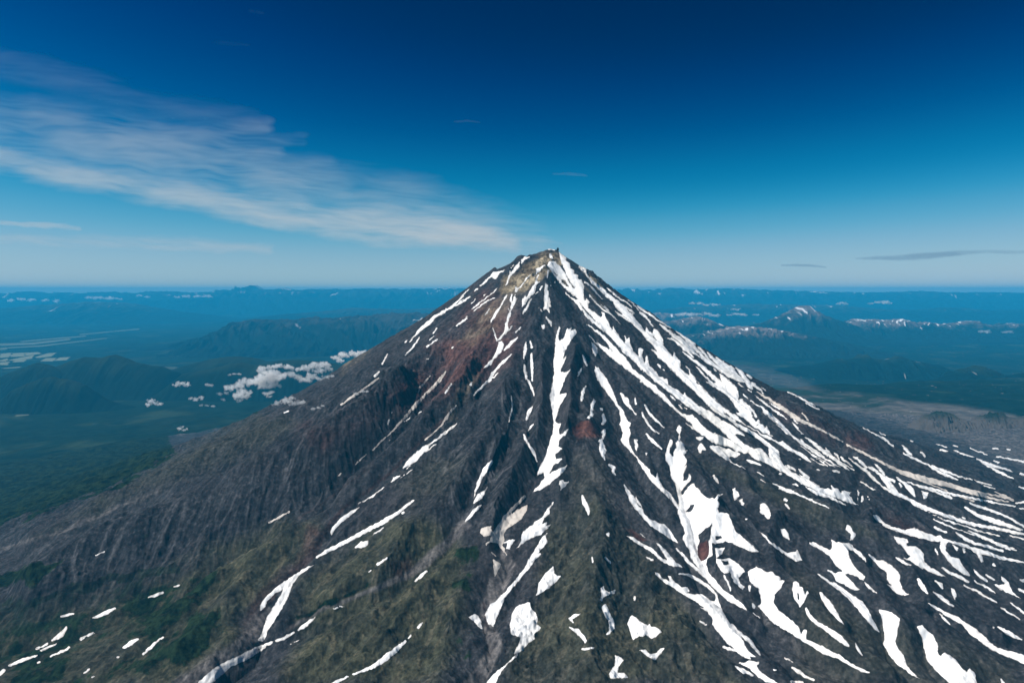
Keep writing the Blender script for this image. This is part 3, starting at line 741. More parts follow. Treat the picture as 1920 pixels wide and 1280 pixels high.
snow('long ragged snow stream running to the bottom edge with a thin side branch',
     'J p 235,540 270,550 300,590 340,600 325,560 350,570 375,610 420,640 460,640 470,665 450,680 520,690 560,690 600,720 640,740 655,700 680,770 710,830 745,890 800,950 830,1000 850,1050 890,1090 945,1107 870,1102 885,1128 840,1110 790,1075 720,1060 655,1020 700,1030 780,1060 740,1030 700,990 650,930 625,890 630,860 590,800 530,775 580,790 540,755 460,710 400,670 340,630 290,600 250,565 s 750,890,6 810,950,10 870,1000,14 910,1050,12 942,1090,6')
snow('forked snow patch at the bottom edge below the long ragged stream', 'J p 765,1135 830,1145 880,1130 940,1140 920,1165 940,1200 1000,1240 1065,1285 980,1275 930,1242 880,1192 840,1162 s 775,1170,4 830,1200,12 892,1230,6')
snow('slim snow dash on the brown ribbed slope at the bottom', 'J s 1155,1175,4 1200,1205,12 1250,1240,8 1302,1260,4')
snow('short snow ticks on the brown ribbed slope', 'J s 1108,1113,3 1162,1140,4 s 1035,1190,5 1052,1192,5 s 545,870,4 582,892,6', group='snow ticks on the brown slope')
snow('pale snow bar lying at the very bottom edge', 'J s 1150,1272,7 1225,1277,9')
# --- right flank: the long parallel streaks
snow('innermost long white snow streak of the right flank, double at its top',
     'Q p 0,440 60,510 130,615 230,715 330,775 440,850 500,890 570,965 480,905 430,870 300,775 200,690 90,560 s 10,388,4 100,455,8 165,500,16 230,555,20 300,620,26 370,710,30 450,800,34 530,880,36 600,970,40 '
     'Q p 560,870 650,985 700,1055 760,1105 850,1165 980,1285 880,1285 800,1215 680,1125 560,1035 470,972 330,855 230,765 130,665 50,580 0,480 40,540 130,650 '
     'T p 0,165 100,245 190,330 250,345 262,390 350,460 430,560 500,640 560,705 640,765 700,785 770,770 850,840 920,930 1000,1000 1130,1082 1145,1070 1060,990 1005,945 1040,985 1120,1040 1200,1095 1320,1130 W 700,300 820,390 760,400 640,360 560,310 480,290 340,260 280,230 150,140 T 800,985 760,905 620,795 520,705 400,612 260,472 150,385 0,290 '
     's 655,890,4 760,960,6 880,1040,8 960,1085,4')
snow('widest white snow river of the right flank, falling from the summit itself',
     'P p 235,235 320,240 400,310 440,380 490,440 530,530 580,620 610,645 640,650 560,560 520,480 490,430 470,360 420,260 400,200 380,95 440,140 470,165 500,185 490,230 550,265 560,340 610,380 605,430 680,440 665,500 720,520 750,580 760,640 750,700 760,770 770,830 800,800 850,850 820,880 830,940 870,975 930,1010 1010,1085 1030,1040 1000,980 1060,1010 1085,1070 1110,1120 1150,1190 '
     'Q 340,400 390,480 400,400 440,500 570,670 580,640 560,540 600,600 640,590 660,690 700,800 780,850 770,730 850,760 830,860 870,960 905,830 940,1010 1010,1060 1090,1160 1170,1200 1210,1200 1222,1285 '
     'T 420,330 480,370 560,400 650,490 660,430 720,510 800,570 880,640 970,685 1080,740 1150,800 1220,850 1300,890 1420,960 1480,1000 1580,1080 1570,1100 1430,1065 1430,1090 1500,1150 '
     'W 700,200 800,270 920,330 1010,315 1080,380 1120,450 1170,490 1140,400 1130,340 1200,300 1290,370 1280,400 1300,470 '
     'X 60,400 110,430 200,510 290,560 360,600 430,620 500,660 600,730 680,770 740,755 800,780 790,710 830,760 900,770 940,830 950,790 1000,800 1085,820 1050,860 1090,890 1130,960 1215,1020 1050,982 900,920 730,860 600,810 450,740 330,680 200,600 0,490 '
     'W 1150,580 1020,520 880,460 820,390 700,300 600,230 520,170 500,130 T 1250,1050 1150,960 1000,840 880,760 800,710 650,620 530,510 400,410 300,340 160,220 80,140 0,90 '
     'Q 900,1170 800,1040 700,930 560,820 480,720 380,600 280,510 130,400 0,290 P 740,1000 660,900 600,830 520,760 430,665 470,690 560,770 620,815 665,800 560,720 470,640 400,570 330,480 280,400 205,300 '
     'n 310,395 360,440 370,470 330,430 n 410,510 460,520 500,570 530,630 500,620 440,570 n 690,860 760,940 850,1040 990,1185 940,1150 830,1040 740,940 W n 590,230 660,280 600,245 n 760,345 825,388 770,360')
snow('feathered snow comb along the lower end of the widest snow river', 'X s 110,420,8 160,440,18 220,480,12 290,530,6 s 300,470,5 350,520,18 400,570,24 450,610,20 s 300,550,5 380,600,10 480,660,10 600,730,8')
snow('second wide snow river of the right flank, split by a dark rock blade',
     'P p 690,300 730,320 790,350 795,420 845,480 905,540 985,600 1080,670 1190,770 1290,850 1400,930 1430,1000 1480,1020 1530,1100 1600,1190 '
     'Q 880,490 900,430 860,380 810,320 850,320 890,390 920,470 985,520 1010,450 1060,470 1090,520 1140,590 1150,680 1200,760 1290,870 1310,790 1340,860 1400,940 1420,1060 1480,1100 1550,1170 1530,1080 1450,980 1510,1020 1580,1130 '
     'R 200,880 210,950 270,970 300,1030 380,1090 450,1170 530,1220 T 850,280 910,330 960,390 1050,470 1130,560 1200,630 1290,690 1400,760 1480,830 '
     'V 140,760 270,830 400,905 470,925 570,990 640,1030 700,1010 800,1090 900,1160 1000,1200 1090,1280 '
     'X 480,360 565,402 440,352 330,290 200,210 70,150 V 830,1195 700,1100 560,1012 430,965 330,890 200,810 100,750 0,695 T 1400,850 1230,715 1300,790 1380,830 1450,870 '
     'V 0,735 130,800 260,870 380,960 470,1020 560,1090 620,1150 655,1190 640,1280 500,1285 490,1150 480,1095 420,1050 330,990 200,900 0,790 T 1330,850 1220,800 1130,740 1060,690 1000,620 800,420 550,190 300,-10 '
     'Q 1350,1140 1200,990 1060,870 960,750 850,650 740,560 600,450 480,350 360,240 260,140 180,60 350,200 440,290 500,330 '
     'Q 480,300 430,180 P 1430,1120 1350,1070 1310,1010 1230,930 1200,850 1100,780 1010,690 940,620 870,570 830,500 780,430 680,330 '
     'Q n 430,180 480,230 560,300 690,380 720,412 790,470 900,620 1000,710 1068,805 990,765 880,685 780,590 660,510 560,410 480,345 440,300 n 1000,565 1050,620 1040,625 1005,580')
snow('speckled wide snow slope on the middle right flank, dotted with dark rocks',
     'R p 550,810 570,803 640,860 720,920 800,1000 840,1070 830,1130 850,1170 900,1190 960,1250 985,1285 V 190,470 270,560 325,640 300,665 250,640 240,655 300,720 340,690 370,770 410,760 430,830 460,760 490,850 520,910 572,962 540,945 470,905 400,890 330,820 290,820 200,750 130,680 40,630 0,590 '
     'T 1490,740 1430,660 1400,600 1340,530 1260,460 1150,390 1060,330 970,280 1060,310 1150,370 1110,310 1160,280 R 590,960 n 820,1170 850,1180 860,1240 845,1215 V n 230,575 260,600 275,630 235,625 n 300,770 330,760 320,800')
snow('slim snow streak feeding the speckled slope from above', 'R s 0,480,8 100,560,13 200,630,20 320,720,26 420,820,30 520,910,30 590,970,30')
snow('thin curved snow streak left of the speckled slope', 'R s 188,690,4 250,745,13 330,840,11 420,925,13 500,1000,16')
snow('small oval snow patch above the speckled slope', 'R p 450,725 475,715 500,750 530,775 505,780 475,765')
snow('tiny white oval in the dark band between the two wide rivers', 'Q p 1060,970 1085,975 1125,1015 1105,1045 1080,1030 s 1150,1060,8 1165,1075,5')
snow('row of small snow scraps in the dark band beside the innermost streak', 'T s 450,490,5 490,530,16 525,560,9 s 605,615,8 618,632,11 s 585,640,5 630,690,6 s 665,668,8 700,690,11')
snow('thin snow thread high on the right flank between the wide rivers', 'P s 770,555,12 860,610,14 900,660,12 980,750,10 1042,812,4 s 840,740,5 880,800,7 960,880,9 1060,970,11 1130,1020,9 Q s 260,110,4 330,180,12 Q s 420,185,5 520,265,12')
snow('thin white line following the skyline of the right flank', 'P s 1105,645,5 1200,720,12 1300,800,10 1380,840,8 1480,930,5 s 1390,920,5 1460,980,10 1520,1030,4 s 1500,890,6 1560,940,11 1600,980,8 s 1420,815,4 1510,870,6 Q s 490,90,4 600,180,8 700,240,6')
snow('bright snow ribbon hugging the right skyline below the upper crag', 'Q s 770,115,16 870,190,15 960,240,13 1060,320,13 1200,400,11 1330,465,7 R s 20,225,7 120,275,13 220,330,11 330,390,11 400,440,9 s 380,400,5 480,470,9 590,525,13 s 680,550,7 740,615,11')
snow('wavy snow ribbon just inside the right skyline', 'Q s 800,205,13 860,250,16 920,310,12 1000,420,8 s 1340,480,7 1420,540,20 1520,610,28 1600,680,32 R s 240,410,11 300,470,18 370,560,15 440,640,15 540,720,20')
snow('long snow ribbon on the upper right flank that broadens into a forked slope',
     'Q s 1100,390,8 1180,450,22 1280,530,28 1380,600,32 1480,680,34 1600,780,30 R s 60,310,18 150,380,24 230,470,24 320,560,20 s 300,570,28 400,640,24 500,700,20 600,765,28 700,835,25 790,880,10 s 370,490,13 440,560,24 520,640,32 620,720,48 720,790,66 800,850,48 880,900,28 925,932,8 s 510,560,11 570,620,20 640,690,36 740,740,40 s 603,570,8 612,625,9')
snow('slim snow ribbon below the forked slope, running parallel to it', 'Q s 1220,590,9 1300,615,14 1400,690,18 1500,775,20 1600,880,14 R s 0,370,12 100,445,22 200,510,18 270,560,8 s 0,420,14 50,460,18 100,490,8')
snow('ragged snow streak near the right skyline with two side teeth', 'R s 800,720,14 860,770,28 920,850,32 960,920,32 1010,990,34 1045,1035,12 p 945,795 990,820 1045,845 1040,890 1010,880 970,850 s 1040,950,18 1110,1000,18 1170,1050,13 1205,1105,6 p 1160,1000 1215,1020 1255,1075 1230,1065')
snow('fine double snow line on the right skyline edge', 'R s 780,605,5 860,650,9 960,712,11 1060,780,13 1180,860,13 1280,920,13 1352,962,4 s 860,690,3 960,760,4 1100,850,4')
snow('row of short snow dashes on the dark rib of the middle right flank', 'R s 825,940,7 880,980,10 925,1010,5 s 985,1045,14 1035,1078,7 s 905,1108,9 940,1135,11 980,1180,6')
snow('lone snow dashes on the bare right skyline', 'V s 630,188,6 685,220,6 s 735,240,6 750,250,6 s 815,258,7 835,275,6')
snow('slim snow dart on the bare right shoulder, doubled below', 'V s 780,280,6 900,330,11 1000,390,13 1100,440,13 1192,487,4 s 1035,440,6 1140,490,12 1255,543,5')
snow('long beige snow ribbon under the cliff of the right shoulder', 'V s 320,280,6 420,350,15 480,370,20 560,430,18 680,510,28 760,570,28 860,640,34 980,710,28 1080,750,24 1180,800,20 1300,860,15 1400,910,11 1500,970,15 1600,1030,10 s 990,590,8 1040,650,12 1090,705,8', dirty=True)
snow('thin snow line inside the long beige ribbon', 'V s 270,310,5 340,380,10 440,450,11 540,530,11 640,600,13 762,682,5 s 515,445,5 580,490,11 655,543,5')
snow('long tapering snow streak right of the speckled slope, split by hairline gaps', 'V s 210,400,5 300,460,10 380,510,11 480,590,22 560,660,26 640,740,26 720,820,18 820,910,13 900,980,12 1000,1040,12 1130,1120,16 1250,1190,13 1340,1275,8 s 390,570,3 500,660,5 600,750,5 720,860,4 850,960,4 '
     'X s 220,0,9 300,60,13 400,130,14 500,200,16 620,280,14 740,340,12 850,410,12 952,467,5')
snow('bunch of hairline snow streaks between two long streaks on the dark slope', 'X s 330,130,4 440,210,7 550,290,7 640,360,9 745,438,4 s 480,310,4 580,370,7 700,432,6 s 560,280,4 680,350,7 780,410,7 858,452,3')
snow('little snow chip beside the long tapering streak', 'V p 960,980 985,985 1030,1040 1040,1060 1000,1040')
snow('bright snow streak with a ragged right fringe low on the right flank', 'X s 400,0,7 480,50,16 560,120,28 640,190,26 760,270,24 860,340,22 940,410,20 1030,470,14 1065,492,5 p 690,185 740,205 850,320 960,370 1060,440 1165,505 1100,492 1040,445 960,405 860,345')
snow('spray of small snow scraps above the fringe of the bright streak', 'X s 700,160,5 760,210,12 s 840,240,12 880,275,14 910,340,9 s 925,290,6 980,340,10 1050,390,10 1110,450,8')
snow('small snow islet on the dark scree above the bright streak', 'V p 840,735 870,755 900,780 940,810 930,835 970,870 1022,922 985,900 930,850 880,800 s 870,685,12 890,715,10 s 905,735,9 930,745,9 s 820,660,8 830,668,6')
snow('slanting snow streak beside the dark bench, upper right of it', 'X s 1050,300,6 1120,370,11 1220,440,16 1310,500,16 1400,590,20 1500,680,14 1600,770,9 D s 870,935,7 930,970,8 1000,1003,8')
snow('jagged snow streak with gaps right of the slanting one', 'X s 1130,290,10 1160,300,14 1220,350,20 1280,410,22 1320,450,14 s 1350,440,10 1420,490,18 1480,520,10 s 1400,450,14 1500,545,20 1600,640,14 D s 830,830,10 880,880,18 920,930,22 975,985,15 1022,1010,7')
snow('snow tongue with rounded head among thin streaks right of the bench', 'D p 795,755 820,762 850,795 875,815 878,850 920,862 960,885 955,905 920,885 895,880 870,850 840,815')
snow('slim snow leaf beside the rounded tongue', 'D s 965,860,5 1020,900,11 1070,950,20 1098,1003,8 s 985,905,7 1000,930,9')
snow('ragged three-pointed snow patch on the dark slope right of the bench', 'D p 1145,955 1170,965 1205,972 1190,1015 1170,1020 1160,985')
snow('small snow blob under the foot of the combed streaks', 'X p 565,475 590,470 625,490 595,500 565,497')
snow('snow lozenge under the foot of the combed streaks, beside the small blob', 'X p 805,490 860,487 930,515 910,535 850,525 815,510')
snow('sickle of snow below the dark bench edge', 'X p 1215,645 1240,655 1310,695 1350,735 1420,765 1475,785 1430,795 1370,765 1310,725 1270,695 1225,680')
snow('scatter of tiny snow flecks on the dark slope by the feathered tail', 'X s 1190,790,6 1198,840,11 1192,870,5 s 1180,910,9 1185,945,8 s 1252,880,7 1258,940,12 1245,965,5 s 1338,883,7 1340,886,7 s 1358,925,7 1360,928,7')
snow('small domed snow patch between two streaks below the widest river', 'X p 205,705 240,683 270,690 315,745 270,730 230,715')
snow('arrow-shaped snow chip beside the tail of the second river', 'X p 290,305 320,318 338,325 318,348 305,325')
snow('straight snow streak parallel to the tail of the widest river', 'X s 400,735,7 480,790,20 600,840,24 720,880,22 840,930,16 920,970,16 1025,1027,5')
snow('long thin snow streak along the green edge of the bench', 'W s 1185,850,4 1290,890,10 1380,940,18 1500,975,18 X s 20,760,16 100,795,20 200,820,16 280,850,13 400,900,12 550,970,11 660,1020,9 752,1057,4')
snow('pair of hair-thin snow dashes above the green bench', 'W s 960,680,4 1040,722,7 1082,742,3 s 1000,792,4 1080,832,4')
snow('leaf of snow with a bitten edge above the green bench', 'W p 235,300 300,280 390,290 480,330 540,330 610,370 690,390 702,415 660,450 620,457 560,440 540,470 590,530 700,590 862,657 700,605 560,530 430,460 330,390 260,330')
snow('slim oval of snow right of the bitten leaf', 'W p 790,490 850,495 900,510 960,540 1032,567 1020,580 960,577 910,560 860,557 820,525')
snow('inverted white snow triangle under the innermost streak', 'W p 30,155 160,145 150,175 100,215 45,182')
snow('mitten-shaped snow patch under the inverted triangle', 'W p 110,240 145,260 190,330 185,350 130,350 110,407 85,382 60,300 80,270')
snow('small snow pebble beside the widest river', 'W p 1272,695 1300,690 1335,705 1305,722 1282,720')
snow('thin hooked snow patch on the dark slope below the green bench', 'W p 280,730 310,710 340,750 370,790 382,830 370,857 345,822 310,780')
snow('upright snow tooth on the dark slope below the green bench', 'W p 590,920 630,915 640,960 680,970 690,1040 640,1100 615,1112 595,1020')
snow('bow-tie snow patch beside the upright tooth', 'W p 680,1110 740,1070 735,1120 765,1150 755,1180 715,1187 710,1140')
snow('round snow dot on the dark dome below the bench', 'W p 1350,1080 1375,1068 1417,1105 1400,1130 1355,1107')
snow('slim snow dot under the round one', 'W s 1378,1160,7 1420,1200,12 1442,1232,7')
snow('smooth snow teardrop on the dark dome', 'J p 945,90 970,78 995,100 1015,150 1010,187 995,190 975,165 945,150 938,120')
snow('snow pear above the forked wedge on the dark dome', 'J p 1082,255 1105,250 1130,280 1143,335 1115,320 1090,290 s 850,187,6 853,187,6')
snow('snow wedge with a swallowtail at the end of a thin strand', 'J p 938,270 975,295 1010,335 1060,370 1125,415 1180,405 1190,380 1210,430 1227,465 1180,468 1130,440 1060,390 1000,345')
# --- lower right
snow('star-shaped snowfield with spiky arms on dark ash', 'K p 50,345 90,340 150,370 200,395 215,370 205,320 250,345 330,345 350,370 400,405 440,450 447,482 400,440 350,395 320,395 330,450 360,500 400,540 440,575 420,590 450,620 480,650 532,692 490,672 450,642 430,602 380,570 320,550 300,560 330,590 370,630 412,667 350,657 290,622 240,602 220,560 165,515 200,530 240,550 290,535 240,500 200,440 130,390')
snow('curved snow finger above the star-shaped field', 'K p 310,225 335,230 355,265 375,285 355,325 330,335 340,295 305,255')
snow('narrow snow sash widening downhill under the star-shaped field', 'K s 120,555,3 200,610,11 280,660,15 350,720,20 400,760,28 440,820,25 470,870,17 510,920,8 532,942,3')
snow('snow strip with a combed lower end right of the star-shaped field', 'K p 450,420 480,430 510,460 550,460 600,490 640,520 665,560 665,600 680,650 705,680 735,690 700,697 650,687 610,652 570,617 610,630 580,590 575,545 520,500 490,465')
snow('tall snow pillar at the lower right running off to a thin tail', 'K p 525,790 580,800 620,815 665,850 655,910 645,970 635,1010 655,1050 690,1090 700,1140 740,1200 802,1257 740,1227 690,1182 650,1162 610,1112 570,1052 553,1020 565,970 550,880 545,850')
snow('big notched snowfield at the bottom edge, right of the tall pillar', 'K p 775,900 810,895 840,925 890,965 915,1010 920,1090 940,1105 960,1075 1000,1095 1040,1125 1080,1180 1110,1205 1130,1180 1165,1210 1180,1290 1000,1290 960,1250 930,1225 880,1170 840,1120 825,1040 810,970')
snow('slim snow drop beside the tall pillar', 'K s 370,1010,4 385,1050,10 412,1097,4')
snow('ragged snow fin on the dark lower right slope', 'K p 620,295 650,310 700,320 710,370 770,370 800,385 825,420 830,470 870,510 930,545 987,579 920,562 860,542 800,512 750,477 670,440 720,450 740,440 700,400 680,370 640,340 s 640,445,3 690,475,11 740,498,4 s 712,325,5 715,342,5')
snow('long snow scarf along a dark ridge at the right, with a hanging branch', 'K p 480,158 520,165 560,210 620,240 700,260 760,245 830,275 900,300 935,295 960,320 1040,340 1100,350 1150,375 1250,400 1350,440 1500,470 1500,487 1420,465 1330,457 1260,430 1210,420 1222,470 1205,482 1180,420 1130,390 1060,365 990,340 970,365 975,400 1010,440 1060,450 1085,500 1120,540 1137,567 1090,562 1050,530 1000,480 950,420 930,380 940,340 880,335 800,315 720,295 640,270 570,240 520,205')
snow('snow bits hanging below the long scarf', 'K p 1005,350 1060,380 1045,402 s 1088,390,8 1095,405,7 s 900,385,7 920,422,4 s 1288,488,6 1300,500,6')
snow('snow smear under the side branch of the long scarf', 'K s 945,510,4 1000,545,9 1060,570,11 1125,607,7')
snow('branched snow patch near the right edge of the dark slope', 'K p 1340,565 1390,610 1410,660 1440,695 1500,735 1420,692 1370,672 1310,642 1280,622 1330,625 1370,620 1340,590 s 1240,560,5 1295,592,8 s 1155,525,4 1200,570,9 1245,602,7')
snow('hairline snow streaks under the branched patch', 'K s 1090,628,4 1180,670,7 1250,710,5 1312,742,3 s 1160,600,4 1240,640,7 1302,682,3')
snow('snow pod on the dark slope left of a dark ash hollow', 'K p 778,585 800,590 830,630 845,665 864,700 820,667 795,635')
snow('tiny curved snow chip above the dark ash hollow', 'K s 900,600,4 940,625,11 948,648,6')
snow('slim snow tusk at the edge of the dark ash hollow', 'K p 1005,650 1025,650 1043,690 1035,737 1020,710')
snow('wavering snow dash below the pod', 'K s 890,672,4 940,710,11 985,745,9 1027,772,4')
snow('long straight snow band crossing the lower right corner to the right edge', 'K p 850,745 900,765 960,800 1050,840 1080,860 1110,880 1160,910 1220,960 1270,1010 1320,1045 1400,1065 1500,1092 1500,1155 1420,1120 1350,1095 1290,1070 1230,1025 1170,980 1120,940 1080,890 1020,860 950,820 890,780 s 930,820,4 970,860,5 997,887,3')
snow('lens of snow on black ash near the right edge', 'K s 1320,905,5 1380,940,13 1430,970,13 1477,992,5 s 1288,910,5 1292,914,5')
snow('two parallel snow dashes near the right edge above the black ash', 'K s 1340,780,3 1410,820,6 1467,857,3 s 1405,745,4 1450,780,7 1500,818,6')
snow('torn snow scraps cut by the right edge', 'K p 1465,590 1500,585 1500,612 1475,605 s 1460,655,8 1500,675,10', group=None)
snow('small snow chip cut by the bottom edge at the right', 'K s 1340,1255,5 1358,1285,9')
# --- combed streaks and plateau on the far right
snow('bundle of long combed snow streaks running to the right edge below the bench', 'K s 600,0,12 660,25,12 740,65,10 850,120,12 960,160,11 1060,195,11 1160,225,11 1280,245,11 1400,270,9 1500,292,7 s 740,78,4 850,140,4 980,200,4 1100,235,4 1200,270,4 1330,302,4 s 890,190,3 1000,240,4 1120,280,4 1240,322,4')
snow('second bundle of combed snow streaks above the first, near the right edge', 'K s 1100,110,5 1180,160,11 1260,190,15 1340,215,15 1420,240,12 1485,264,4 s 1130,82,4 1250,120,6 1350,160,6 1430,200,7 1500,242,7')
snow('lowest of the combed snow streaks, just above the long scarf', 'K s 1040,280,5 1100,320,11 1170,350,9 1250,370,9 1350,402,7 s 1120,265,5 1220,310,9 1330,360,11 1442,397,7 s 1400,300,3 1500,322,4')
snow('small snow chip over the lowest combed streak', 'K s 898,243,9 935,263,5 977,277,4 s 1085,178,5 1097,183,5')
snow('thin snow strand high on the plateau slope', 'D s 1040,890,4 1150,930,7 1260,970,7 1372,1012,9 s 1090,910,4 1220,940,7 1400,990,9 1560,1020,7 1700,1050,7 1852,1077,5')
snow('pale streaky sheet of old snow on the plateau slope below the shoulder', 'D s 1000,830,4 1120,870,6 1240,920,6 1342,962,5 s 1160,880,5 1330,920,7 1500,970,9 1650,1010,7 1802,1042,5 s 1250,890,4 1420,930,6 1600,975,7 1740,1000,6 1842,1032,4 s 1700,968,4 1780,1000,7 1842,1030,4 s 1440,1000,5 1542,1037,7', dirty=True)
snow('beige debris-covered snow trail continuing below the right shoulder cliff', 'D s 590,615,6 680,660,8 760,700,8 880,760,10 1000,820,13 1150,860,16 1300,900,18 1450,940,13 1602,982,9', dirty=True)
snow('snow dash and chip at the right edge of the plateau slope', 'D s 1860,1052,5 1925,1042,7 s 1885,1092,5 1925,1097,5')
snow('slanting snow hook on the plateau slope', 'D s 1510,1055,5 1620,1090,9 1740,1130,7')
snow('narrow snow arrow at the top of the plateau slope', 'D p 1000,612 1040,640 1085,690 1060,692 1020,652 s 1010,672,4 1080,712,7 1160,747,7 1195,765,5')
snow('twin snow streaks on the plateau slope', 'D s 1200,765,5 1230,790,9 1330,840,11 1422,877,5 s 1230,772,6 1320,810,11 1420,850,7 1532,877,4')
snow('small snow dart on the plateau slope beside the narrow arrow', 'D s 1145,668,4 1160,680,6 1175,703,8')
snow('long snow dart on the far plateau slope', 'D s 715,490,3 790,530,5 870,570,9 942,627,4 s 838,523,4 884,549,3')
snow('upper snow darts where the right shoulder meets the plateau', 'D s 605,390,4 650,420,7 692,438,4 s 755,440,3 800,460,5 842,474,4 s 805,450,7 845,460,8')
snow('row of snow dashes on the grey plateau', 'D s 1070,545,4 1130,570,6 1200,602,4 s 1213,590,4 1280,610,5 1337,633,4 s 1293,650,5 1352,665,4')
snow('snow comma by the foot of the dark plateau hill', 'D p 1070,475 1085,470 1105,500 1100,512 1075,508 s 1010,518,7 1040,523,7')
snow('snow dashes far out on the grey plateau', 'D s 1263,550,5 1345,567,4 s 1340,597,4 1380,612,7 1425,629,4 s 1395,655,4 1460,685,5 1545,707,3 s 1513,643,4 1580,665,5 1645,690,4 s 1688,640,6 1722,644,5')
snow('broad beige snow smear on the plateau near the right edge', 'D s 1570,720,5 1650,760,11 1740,785,9 1832,814,4 s 1610,750,4 1700,800,9 1800,850,7 1842,870,3')
snow('thin snow dashes near the right edge of the plateau', 'D s 1715,705,5 1800,718,5 1925,742,6 s 1693,732,6 1732,747,5 s 1895,830,7 1925,840,7 s 1885,928,7 1925,945,7')
snow('snow ticks on the lower plateau slope', 'D s 1550,880,4 1600,900,5 1675,917,4 s 1620,920,4 1702,947,4')
for _i, _p in enumerate(['655,298,5 672,300,5', '682,299,5 702,300,5', '715,386,6 745,392,5', '1028,401,6 1065,403,5', '1090,398,7 1130,398,6', '570,322,4 590,324,4', '768,362,4 800,364,4', '920,382,4 940,384,4', '1070,585,4 1090,589,4', '850,440,6 862,447,6', '1795,648,6 1815,652,5']):
    snow('tiny snow fleck far out on the grey lava plateau', 'D s ' + _p, group='tiny snow flecks on the lava plateau')
# --- left flank
snow('long white snow slash near the left skyline', 'L s 1500,500,3 1430,560,5 1330,620,8 1300,650,13 1250,690,9 1200,740,4 1180,772,3 p 1165,758 1155,778 1145,772')
snow('thin snow thread beside the long slash on the left skyline', 'L s 1540,500,3 1480,540,4 1420,572,3')
snow('thin snow thread below the long slash', 'L s 1235,745,3 1200,800,5 1152,852,3')
snow('two small snow dashes on the upper left flank', 'L s 1340,690,3 1318,722,5 s 1325,737,2 1298,758,3')
snow('straight snow dash on the upper left flank', 'L s 1345,755,3 1280,800,5')
snow('snow dash on the brown upper left flank', 'L s 1520,630,4 1460,676,5')
snow('hairline snow mark near the left skyline', 'L s 1045,845,3 1012,907,4')
snow('short snow mark low on the left skyline slope', 'L s 995,950,4 968,978,5')
snow('pinkish snow thread on the rocky left face', 'L s 1300,975,3 1240,1050,6 1228,1080,3', dirty=True)
snow('long pinkish old-snow ribbon down the rocky left face', 'L s 1395,950,6 1340,1020,9 1270,1090,7 1220,1140,8 1150,1220,7 M s 1420,0,10 1320,80,14 1290,130,8 1210,220,11 1150,280,9 1060,370,9 950,470,7 880,547,4', dirty=True)
snow('beige old-snow line on the lower left skyline slope', 'L s 990,990,3 920,1040,5 850,1090,6 765,1148,4', dirty=True)
snow('tiny snow scrap under the drifting cloud on the left flank', 'L s 425,1195,4 450,1187,4')
snow('small snow tick on the dark left face', 'L s 1430,1020,3 1393,1078,4')
snow('snow dot on the ridge of the left face', 'L s 1432,808,5 1438,806,4 s 1280,875,3 1288,870,3')
snow('beige snow ribbon with a round pool in the rocky left gully', 'M s 1890,0,13 1800,100,9 1770,150,18 1740,200,9 1660,290,6 1520,412,8', dirty=True)
snow('long white snow blade in the dark left gully', 'M p 1898,208 1870,260 1800,310 1700,390 1610,450 1560,500 1540,540 1500,570 1440,640 1380,690 1290,740 1240,777 1280,690 1340,620 1400,570 1480,500 1560,465 1650,400 1740,320 s 1652,458,4 1560,530,7 1508,562,3 s 1372,708,3 1310,750,6 1268,777,3')
snow('small snow wedge below the long blade in the left gully', 'M s 1210,840,6 1150,880,15 1108,917,5 s 1372,768,2 1218,872,4')
snow('thin white edge of snow along the brown stream channel', 'M s 1025,985,4 880,1090,7 720,1180,5')
snow('tapered snow strip in the bend of the brown stream channel', 'F p 675,470 640,505 590,540 570,560 545,600 538,580 560,550 600,510 640,485')
snow('tiny snow dashes on the slate slope of the left face', 'M s 1332,153,4 1268,192,7 s 1472,75,5 1433,97,6 s 1127,394,4 1068,434,6')
snow('tiny upright snow marks on the slate slope', 'M s 1132,62,4 1118,92,4 s 1082,168,5 1073,233,5')
snow('faint snow thread at the foot of the grey wall', 'M s 805,592,4 740,650,7 690,700,6 615,755,3 s 512,813,4 478,848,4 s 442,918,3 385,953,4', dirty=True)
snow('long narrow snow blade on the slate hill right of the left gully', 'F s 924,438,3 860,490,7 780,540,10 700,580,9 620,625,9 530,670,9 478,700,5')
snow('small snow dot above the slate hill', 'F s 872,497,5 880,493,4')
snow('snow lozenge on the slate hill under the narrow blade', 'F p 788,563 770,580 735,600 745,585')
snow('snow block with square corners on the olive slate hill', 'F p 715,620 712,645 680,660 652,657 680,630')
snow('slim snow dash on the olive hill below the square block', 'F s 804,703,4 760,733,6 s 726,762,4 718,768,4')
snow('little snow strip beside the grey stream under the red cliff', 'F s 987,763,4 960,787,7 933,810,4')
snow('winding dirty-edged snow river in the left gully, branching in the middle', 'F p 465,735 430,760 390,790 360,840 345,890 310,950 280,1000 250,1040 235,1085 200,1090 230,1040 240,990 270,940 300,890 320,850 280,870 250,900 240,930 215,950 215,920 230,895 270,855 330,810 390,770 430,745')
snow('snow river mouth at the bottom edge of the left gully', 'F s 275,1093,4 200,1120,8 120,1170,13 60,1200,17 20,1230,24 -50,1290,22 s 240,1115,3 180,1150,7 100,1190,10')
snow('snow sliver along the grey brook right of the left gully', 'F s 477,973,3 430,1010,10 392,1037,5 s 372,1048,4 330,1072,8 288,1087,4')
snow('hair-thin snow ticks by the grey brook', 'F s 395,1082,3 355,1102,3 s 610,923,2 555,937,3')
snow('slim curved snow streak on the olive slope at the bottom', 'F s 887,1087,4 840,1130,13 790,1170,13 740,1205,9 690,1225,5 648,1241,4 s 910,1064,4 900,1072,3')
snow('snow streak tail cut by the bottom edge on the olive slope', 'F s 622,1251,3 580,1270,6 540,1292,6')
snow('small snow leaf high on the olive slope', 'F s 966,1003,3 945,1025,6')
snow('pale snow thread at the foot of the dark left valley wall', 'F s 350,490,4 300,520,4 255,542,4', dirty=True)
